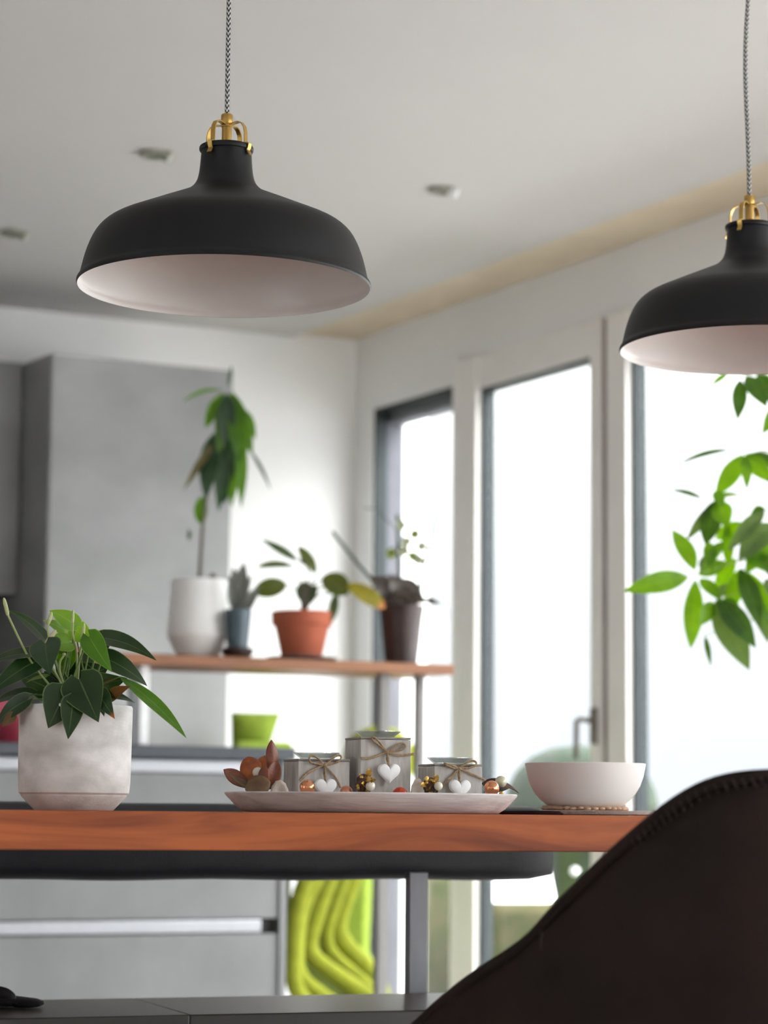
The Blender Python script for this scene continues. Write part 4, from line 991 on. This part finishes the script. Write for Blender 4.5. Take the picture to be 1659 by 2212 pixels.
# ================================================================== anthurium in the whitewashed pot
Ya = 2.97
ap = at(159, 1745, Ya); AP = V((ap.x, Ya, TZ + .0003)); k = Ya / FPX
t = thing('potted_anthurium', 'green anthurium in a whitewashed cylindrical pot on the walnut table', 'potted plant', AP)
hp = at(162, 1525, Ya).z - AP.z
q = hp / 227
MB().lathe([(0, 0), (84 * q, 0), (86 * q, 1 * q), (114 * q, 30 * q), (115 * q, 34 * q), (117.5 * q, 36.0 * q), (119.5 * q, 38 * q), (121.5 * q, 60 * q), (122.5 * q, 110 * q), (123.5 * q, 200 * q), (123.5 * q, 223 * q), (121.5 * q, 227 * q), (116 * q, 227 * q), (114 * q, 223 * q), (113 * q, 205 * q), (0, 205 * q)], AP, 96).build('pot', M['plaster'], t)
MB().ball(AP + V((0, 0, 206 * q)), 112 * q, 1, 1, .08, 24, .05).build('soil', M['soil'], t)
Z0 = AP + V((0, 0, 205 * q))
h = 'heart'
LF = [((98, 1384), (14, 1316), 40, 0, dict(y=.03, n=(.35, -.7, .9))),
      ((163, 1352), (106, 1319), 40, 2, dict(n=(.35, -1, .35), bend=.12)),
      ((156, 1374), (93, 1340), 38, 2, dict(y=.03, n=(0, -1, .5))),
      ((160, 1360), (203, 1390), 44, 2, dict(y=.02, n=(0, -1, .2))),
      ((199, 1374), (214, 1362), 17, 2, dict(k='oval')),
      ((150, 1388), (94, 1397), 44, 2, dict(n=(.1, -1, .4))),
      ((98, 1394), (153, 1424), 30, 1, dict(n=(-.3, -.7, .8), bend=.15)),
      ((216, 1378), (338, 1427), 50, 0, dict(n=(.1, -.75, .8), bend=.09, dy=-.03)),
      ((193, 1376), (242, 1452), 46, 1, dict(y=-.03, dy=-.03, n=(-.2, -1, .2))),
      ((84, 1412), (-40, 1440), 44, 0, dict(n=(.1, -.6, 1), y=-.01, dy=-.02)),
      ((84, 1425), (-30, 1505), 48, 0, dict(n=(.2, -.8, .6), y=-.01, dy=-.03)),
      ((98, 1390), (108, 1457), 62, 3, dict(y=-.03, dy=-.04, n=(-.1, -1, .3), k='heart')),
      ((154, 1402), (128, 1470), 40, 1, dict(y=.01)),
      ((172, 1468), (213, 1560), 82, 0, dict(y=-.05, dy=-.03, n=(-.15, -1, .4), bend=.10)),
      ((142, 1494), (104, 1573), 76, 0, dict(y=-.055, dy=-.02, n=(.25, -1, .35), bend=.10)),
      ((158, 1512), (147, 1597), 44, 0, dict(y=-.066, dy=-.018, n=(.2, -1, .1), bend=.05)),
      ((212, 1498), (248, 1553), 38, 4, dict(y=-.05, dy=-.04, n=(-.2, -1, .4))),
      ((205, 1498), (225, 1548), 30, 0, dict(y=-.052, dy=-.03)),
      ((222, 1420), (318, 1482), 52, 0, dict(y=-.01, n=(.1, -.8, .7), bend=.08)),
      ((258, 1462), (403, 1595), 42, 1, dict(y=-.02, dy=-.05, n=(.5, -.8, .7), bend=.05, k='lance')),
      ((218, 1500), (292, 1519), 34, 0, dict(y=-.03, n=(0, -.6, .9))),
      ((66, 1500), (-25, 1530), 40, 0, dict(y=-.02, n=(0, -.6, .9), bend=.12)),
      ((60, 1512), (-8, 1570), 38, 0, dict(y=-.05, n=(.2, -.8, .5), bend=.14)),
      ((185, 1478), (120, 1440), 70, 0, dict(y=.02)), ((170, 1480), (235, 1440), 76, 0, dict(y=.03)), ((190, 1490), (275, 1465), 58, 0, dict(y=.02)),
      ((130, 1500), (40, 1460), 60, 0, dict(y=.03)), ((175, 1470), (180, 1400), 60, 0, dict(y=.05)), ((150, 1490), (95, 1450), 50, 0, dict(y=.04)),
      ((240, 1505), (283, 1482), 26, 5, dict(y=-.02)), ((215, 1480), (262, 1468), 20, 5, dict(y=-.01, n=(0, -.6, .8))),
      ((68, 1418), (55, 1432), 12, 2, dict()), ((235, 1400), (200, 1420), 40, 0, dict(y=.03)),
      ((30, 1545), (4, 1570), 20, 5, dict(y=-.05)), ((100, 1462), (55, 1476), 20, 2, dict(y=.0, n=(0, -.5, 1)))]
plant_leaves(t, Ya, [(b, tt, w_, mi, dict(dict(k=h), **(op or {}))) for b, tt, w_, mi, op in LF],
             [M['lf_dark'], M['lf_mid'], M['lf_light'], M['av_dark'], M['lf_browntip'], M['lf_dry']], kind='heart', bend=.08, cup=.1)
sm = MB(); rs = random.Random(9)
for b, tt, w_, mi, op in LF[:30]:
    y0 = Ya + op.get('y', 0)
    s0 = Z0 + V((rs.uniform(-.025, .025), rs.uniform(-.02, .02), .003)); e = at(b[0], b[1], y0)
    mid = s0 * .5 + e * .5 + V((0, 0, .010)); sm.tube([s0, mid, e], [.0016, .0009], 6, smooth=2)
sm.build('leaf_stalks', M['stem'], t)
sp2 = MB(); spd = [((17, 1329), (8, 1291), 4.6, 0, (40, 1378), (72, 1442)), ((103, 1349), (112, 1322), 4.5, 0, (105, 1380), (120, 1430)), ((98, 1393), (121, 1361), 5.5, 1, (100, 1420), (130, 1470)),
                   ((177, 1386), (182, 1346), 4.3, 0, (172, 1420), (168, 1470)), ((157, 1345), (158, 1317), 3.2, 0, (156, 1370), (168, 1415)), ((138, 1416), (139, 1410), 4.5, 0, (128, 1430), (130, 1460))]
for b, tt, r, mi, c1, c2 in spd:
    P0 = at(*b, Ya - .02); P1 = at(*tt, Ya - .02)
    pts = [P0 * (1 - f) + P1 * f for f in (0, .15, .4, .65, .85, .96, 1)]
    MB().tube(pts, [r * k * z for z in (.7, .95, 1, .92, .75, .45, .15)], 12).build('flower_spike', M['spadix_cream'] if mi else M['spadix'], t)
    sp2.tube([P0, at(*c1, Ya - .02), at(*c2, Ya - .015), Z0 + V((0, -.01, .004))], .0014, 7, smooth=2)
sp2.build('flower_stalks', M['stem_pale'], t)

# ================================================================== money tree at the right
Yp = 4.85; kp_ = Yp / FPX
tb = at(1790, 1700, Yp); TB = V((tb.x, Yp + .02, 0))
t = thing('money_tree', 'leafy green indoor tree reaching in from the right before the window', 'indoor tree', TB)
MB().lathe([(0, 0), (.13, 0), (.15, .02), (.17, .3), (.165, .31), (.15, .29), (0, .28)], TB, 48).build('planter', M['ceramic'], t)
MB().lathe([(0, .285), (.149, .284)], TB).build('soil', M['soil'], t)
hub = {}
tr_top = at(1720, 820, Yp)
tk = MB().tube([TB + V((0, 0, .27)), TB + V((-.01, 0, .8)), at(1775, 1350, Yp), at(1740, 1050, Yp), at(1710, 800, Yp)], [.022, .008], 12, smooth=2)
tk.build('trunk', M['stem_brown'], t)
PL = [((1599, 820), (1593, 908), 34, 1), ((1572, 806), (1536, 833), 13, 0), ((1612, 812), (1656, 880), 44, 1), ((1640, 800), (1665, 870), 40, 1), ((1682, 880), (1646, 938), 34, 0),
      ((1577, 972), (1464, 1004), 15, 1, dict(n=(0, -.85, .6))), ((1606, 982), (1545, 1072), 42, 0), ((1608, 985), (1613, 1058), 26, 0), ((1610, 982), (1672, 1045), 40, 0), ((1612, 985), (1700, 1010), 34, 1),
      ((1517, 1077), (1447, 1058), 15, 1, dict(n=(0, -.85, .6))), ((1545, 1072), (1594, 1067), 12, 0), ((1540, 1085), (1483, 1167), 24, 2), ((1546, 1080), (1524, 1178), 48, 1), ((1552, 1082), (1572, 1140), 46, 0), ((1545, 1060), (1560, 1095), 30, 0),
      ((1501, 1232), (1452, 1144), 42, 0), ((1487, 1246), (1346, 1278), 48, 0), ((1502, 1252), (1492, 1402), 44, 0), ((1508, 1242), (1568, 1212), 34, 0), ((1512, 1250), (1560, 1300), 30, 0), ((1516, 1236), (1520, 1200), 16, 2),
      ((1546, 1296), (1619, 1448), 66, 2), ((1550, 1294), (1633, 1400), 54, 1, dict(y=-.02)), ((1540, 1300), (1512, 1352), 34, 0), ((1555, 1296), (1600, 1330), 40, 0), ((1523, 1374), (1536, 1440), 13, 1), ((1548, 1290), (1585, 1262), 28, 2),
      ((1652, 1102), (1572, 1192), 36, 2), ((1654, 1100), (1620, 1115), 30, 1), ((1668, 1130), (1595, 1212), 58, 2), ((1670, 1150), (1610, 1240), 50, 0), ((1600, 1228), (1642, 1360), 46, 1), ((1618, 1236), (1682, 1385), 44, 0), ((1590, 1205), (1545, 1275), 34, 0),
      ((1572, 1130), (1574, 1225), 28, 0), ((1602, 1128), (1545, 1165), 34, 0), ((1610, 1190), (1668, 1240), 52, 0), ((1640, 1200), (1700, 1270), 50, 1), ((1600, 1228), (1570, 1330), 40, 0), ((1655, 1250), (1700, 1330), 50, 2), ((1630, 1275), (1660, 1390), 34, 2),
      ((1690, 1000), (1760, 1090), 46, 0), ((1700, 900), (1780, 960), 46, 0), ((1700, 1100), (1790, 1170), 46, 0), ((1740, 1200), (1820, 1280), 46, 1), ((1530, 1170), (1540, 1240), 30, 0), ((1560, 1170), (1525, 1230), 26, 0), ((1690, 860), (1740, 780), 40, 0)]
plant_leaves(t, Yp, PL, [M['pc_green'], M['pc_dark'], M['pc_dull']], bend=.07, cup=.12, spread=2.2, rnd=random.Random(11))
for hx, hy, jx, jy in ((1602, 812, 1712, 840), (1608, 982, 1732, 1000), (1545, 1076, 1745, 1090), (1498, 1244, 1760, 1200), (1548, 1294, 1765, 1270), (1655, 1105, 1750, 1140), (1605, 1228, 1760, 1220), (1686, 880, 1720, 900), (1520, 1373, 1772, 1330)):
    a, b = at(hx, hy, Yp), at(jx, jy, Yp); MB().tube([b, (a + b) / 2 + V((0, 0, .02)), a], [.0022, .0010], 6, smooth=2).build('leaf_stalk', M['stem_pale'], t)

# ================================================================== foreground chair
cp = at(1700, 2100, 2.3); CCX = cp.x
t = thing('tub_chair', 'dark brown leather tub chair seen from behind, in the right foreground', 'chair', V((CCX, 2.62, 0)))
outl = [(1700, 1666, 2.27), (1659, 1667, 2.27), (1620, 1669, 2.272), (1580, 1674, 2.276), (1540, 1684, 2.282), (1500, 1701, 2.29), (1450, 1732, 2.30), (1400, 1772, 2.315), (1350, 1815, 2.33), (1300, 1861, 2.35), (1250, 1909, 2.37), (1205, 1955, 2.39), (1172, 1993, 2.41),
        (1145, 2022, 2.43), (1100, 2055, 2.46), (1050, 2086, 2.49), (1000, 2122, 2.53), (950, 2163, 2.57), (915, 2196, 2.61), (895, 2214, 2.66), (880, 2235, 2.72), (878, 2250, 2.80), (890, 2262, 2.88)]
L_ = [at(*p) for p in outl]
Rr = [V((2 * CCX - p.x, p.y, p.z)) for p in L_[1:]]
edge = Rr[::-1] + L_
seat_c = V((CCX, 2.66, .42))
def shell_pt(e, f):
    """f 0 at the top edge, 1 at the shell's foot"""
    z = e.z + (.36 - e.z) * f
    bulge = .030 * sin(pi * min(1, f * 1.15))
    d = V((e.x - seat_c.x, e.y - seat_c.y, 0)); dn = d.normalized()
    sc_ = 1 - .30 * f ** 1.6
    p = V((seat_c.x, seat_c.y, 0)) + d * sc_ + dn * bulge
    return V((p.x, p.y, z))
mb = MB(); NF = 16; vs = [shell_pt(e, j / NF) for e in edge for j in range(NF + 1)]
q = NF + 1
mb.add(vs, [[i * q + j, i * q + j + 1, (i + 1) * q + j + 1, (i + 1) * q + j] for i in range(len(edge) - 1) for j in range(NF)])
mb.build('shell', M['chair'], t, solid=.035, offset=-1, sub=1)
# rolled welt and stitches along the top edge
sm = MB(); 
ed2 = [e + V((0, -.001, -.0035)) for e in edge]
sm.tube(ed2, .0065, 10, smooth=1).build('top_welt', M['chair'], t)
# stitches
sm = MB(); L2 = L_[1:9]
acc = 0
for a, b in zip(L2, L2[1:]):
    n_ = max(1, int((b - a).length / .0075))
    for i in range(n_):
        p = a + (b - a) * (i / n_); dd = (b - a).normalized()
        inn = V((0, 0, -1)) + V((.15, 0, 0))
        s_ = p + V((0, -.006, -.004)); sm.tube([s_ + V((.0, -.002, 0)), s_ + V((.004, -.004, -.009))], .0007, 5)
sm.build('stitching', M['thread'], t)
# seam between back and arm
i0 = len(Rr) + 12
def seam(idx, sgn):
    e = edge[idx]; pts = []
    for j in range(0, NF + 1):
        f = j / NF; ee = e + (seat_c - e) * (.16 * f); ee.z = e.z
        p = shell_pt(V((e.x + sgn * .055 * f, e.y - .035 * f, e.z)), f); dn = V((p.x - seat_c.x, p.y - seat_c.y, 0)).normalized()
        pts.append(p + dn * .001)
    return pts
MB().tube(seam(i0, 1), .0022, 6).build('seam', M['chair_inner'], t)
MB().lathe([(0, 0), (.25, 0), (.27, .03), (.26, .08), (.2, .1), (0, .105)], V((CCX, 2.70, .375)), 40, 1, .85).build('seat_cushion', M['chair_inner'], t)
for dx, dy in ((-.2, -.16), (.2, -.16), (-.2, .18), (.2, .18)):
    MB().tube([V((CCX + dx * .7, 2.68 + dy * .7, .38)), V((CCX + dx, 2.68 + dy, 0))], [.014, .009], 10).build('leg', M['steel_dark'], t)

# ================================================================== in the garden: covered barbecue, hedge
gp = at(1255, 1700, 8.6); GP = V((gp.x, gp.y, -.05))
t = thing('covered_grill', 'dome-shaped green cover over a round garden grill outside the door', 'grill', GP)
zt = at(1230, 1610, 8.6).z + .05
Rg = .275
def zz(y): return at(1245, y, 8.6).z + .05
MB().lathe([(.12, .02), (.10, .3), (.085, zz(1960)), (.11, zz(1880)), (.18, zz(1820)), (.255, zz(1770)), (Rg, zz(1740)), (.262, zz(1705)), (.232, zz(1668)), (.18, zz(1636)), (.11, zz(1616)), (.0, zz(1609))], GP, 40, lump := 1, 1).build('cover', M['cover'], t)
for z_ in (zz(1850), zz(1880)):  # white balls put in as bright reflections on the cover
    MB().ball(GP + V((-.03, -.11, z_)), .018, n=12).build('reflection_spot', M['lit_white'], t)
hp_ = at(1120, 1985, 9.2)
hg = MB()
tag(MB().obox((at(1150, 1990, 9.4).x, 9.4, .16), (.22, .05, 0), (-.03, .14, 0), (0, 0, at(1150, 1962, 9.4).z / 2 + .06)).build('hedge', M['hedge'], bevel=.04), 'low clipped hedge block outside the balcony door', 'hedge')
tag(MB().obox((at(955, 1990, 9.8).x, 9.8, .2), (.12, .03, 0), (-.03, .14, 0), (0, 0, at(955, 1895, 9.8).z / 2 + .08)).build('hedge', M['hedge'], bevel=.04), 'olive clipped hedge outside the corner window', 'hedge')
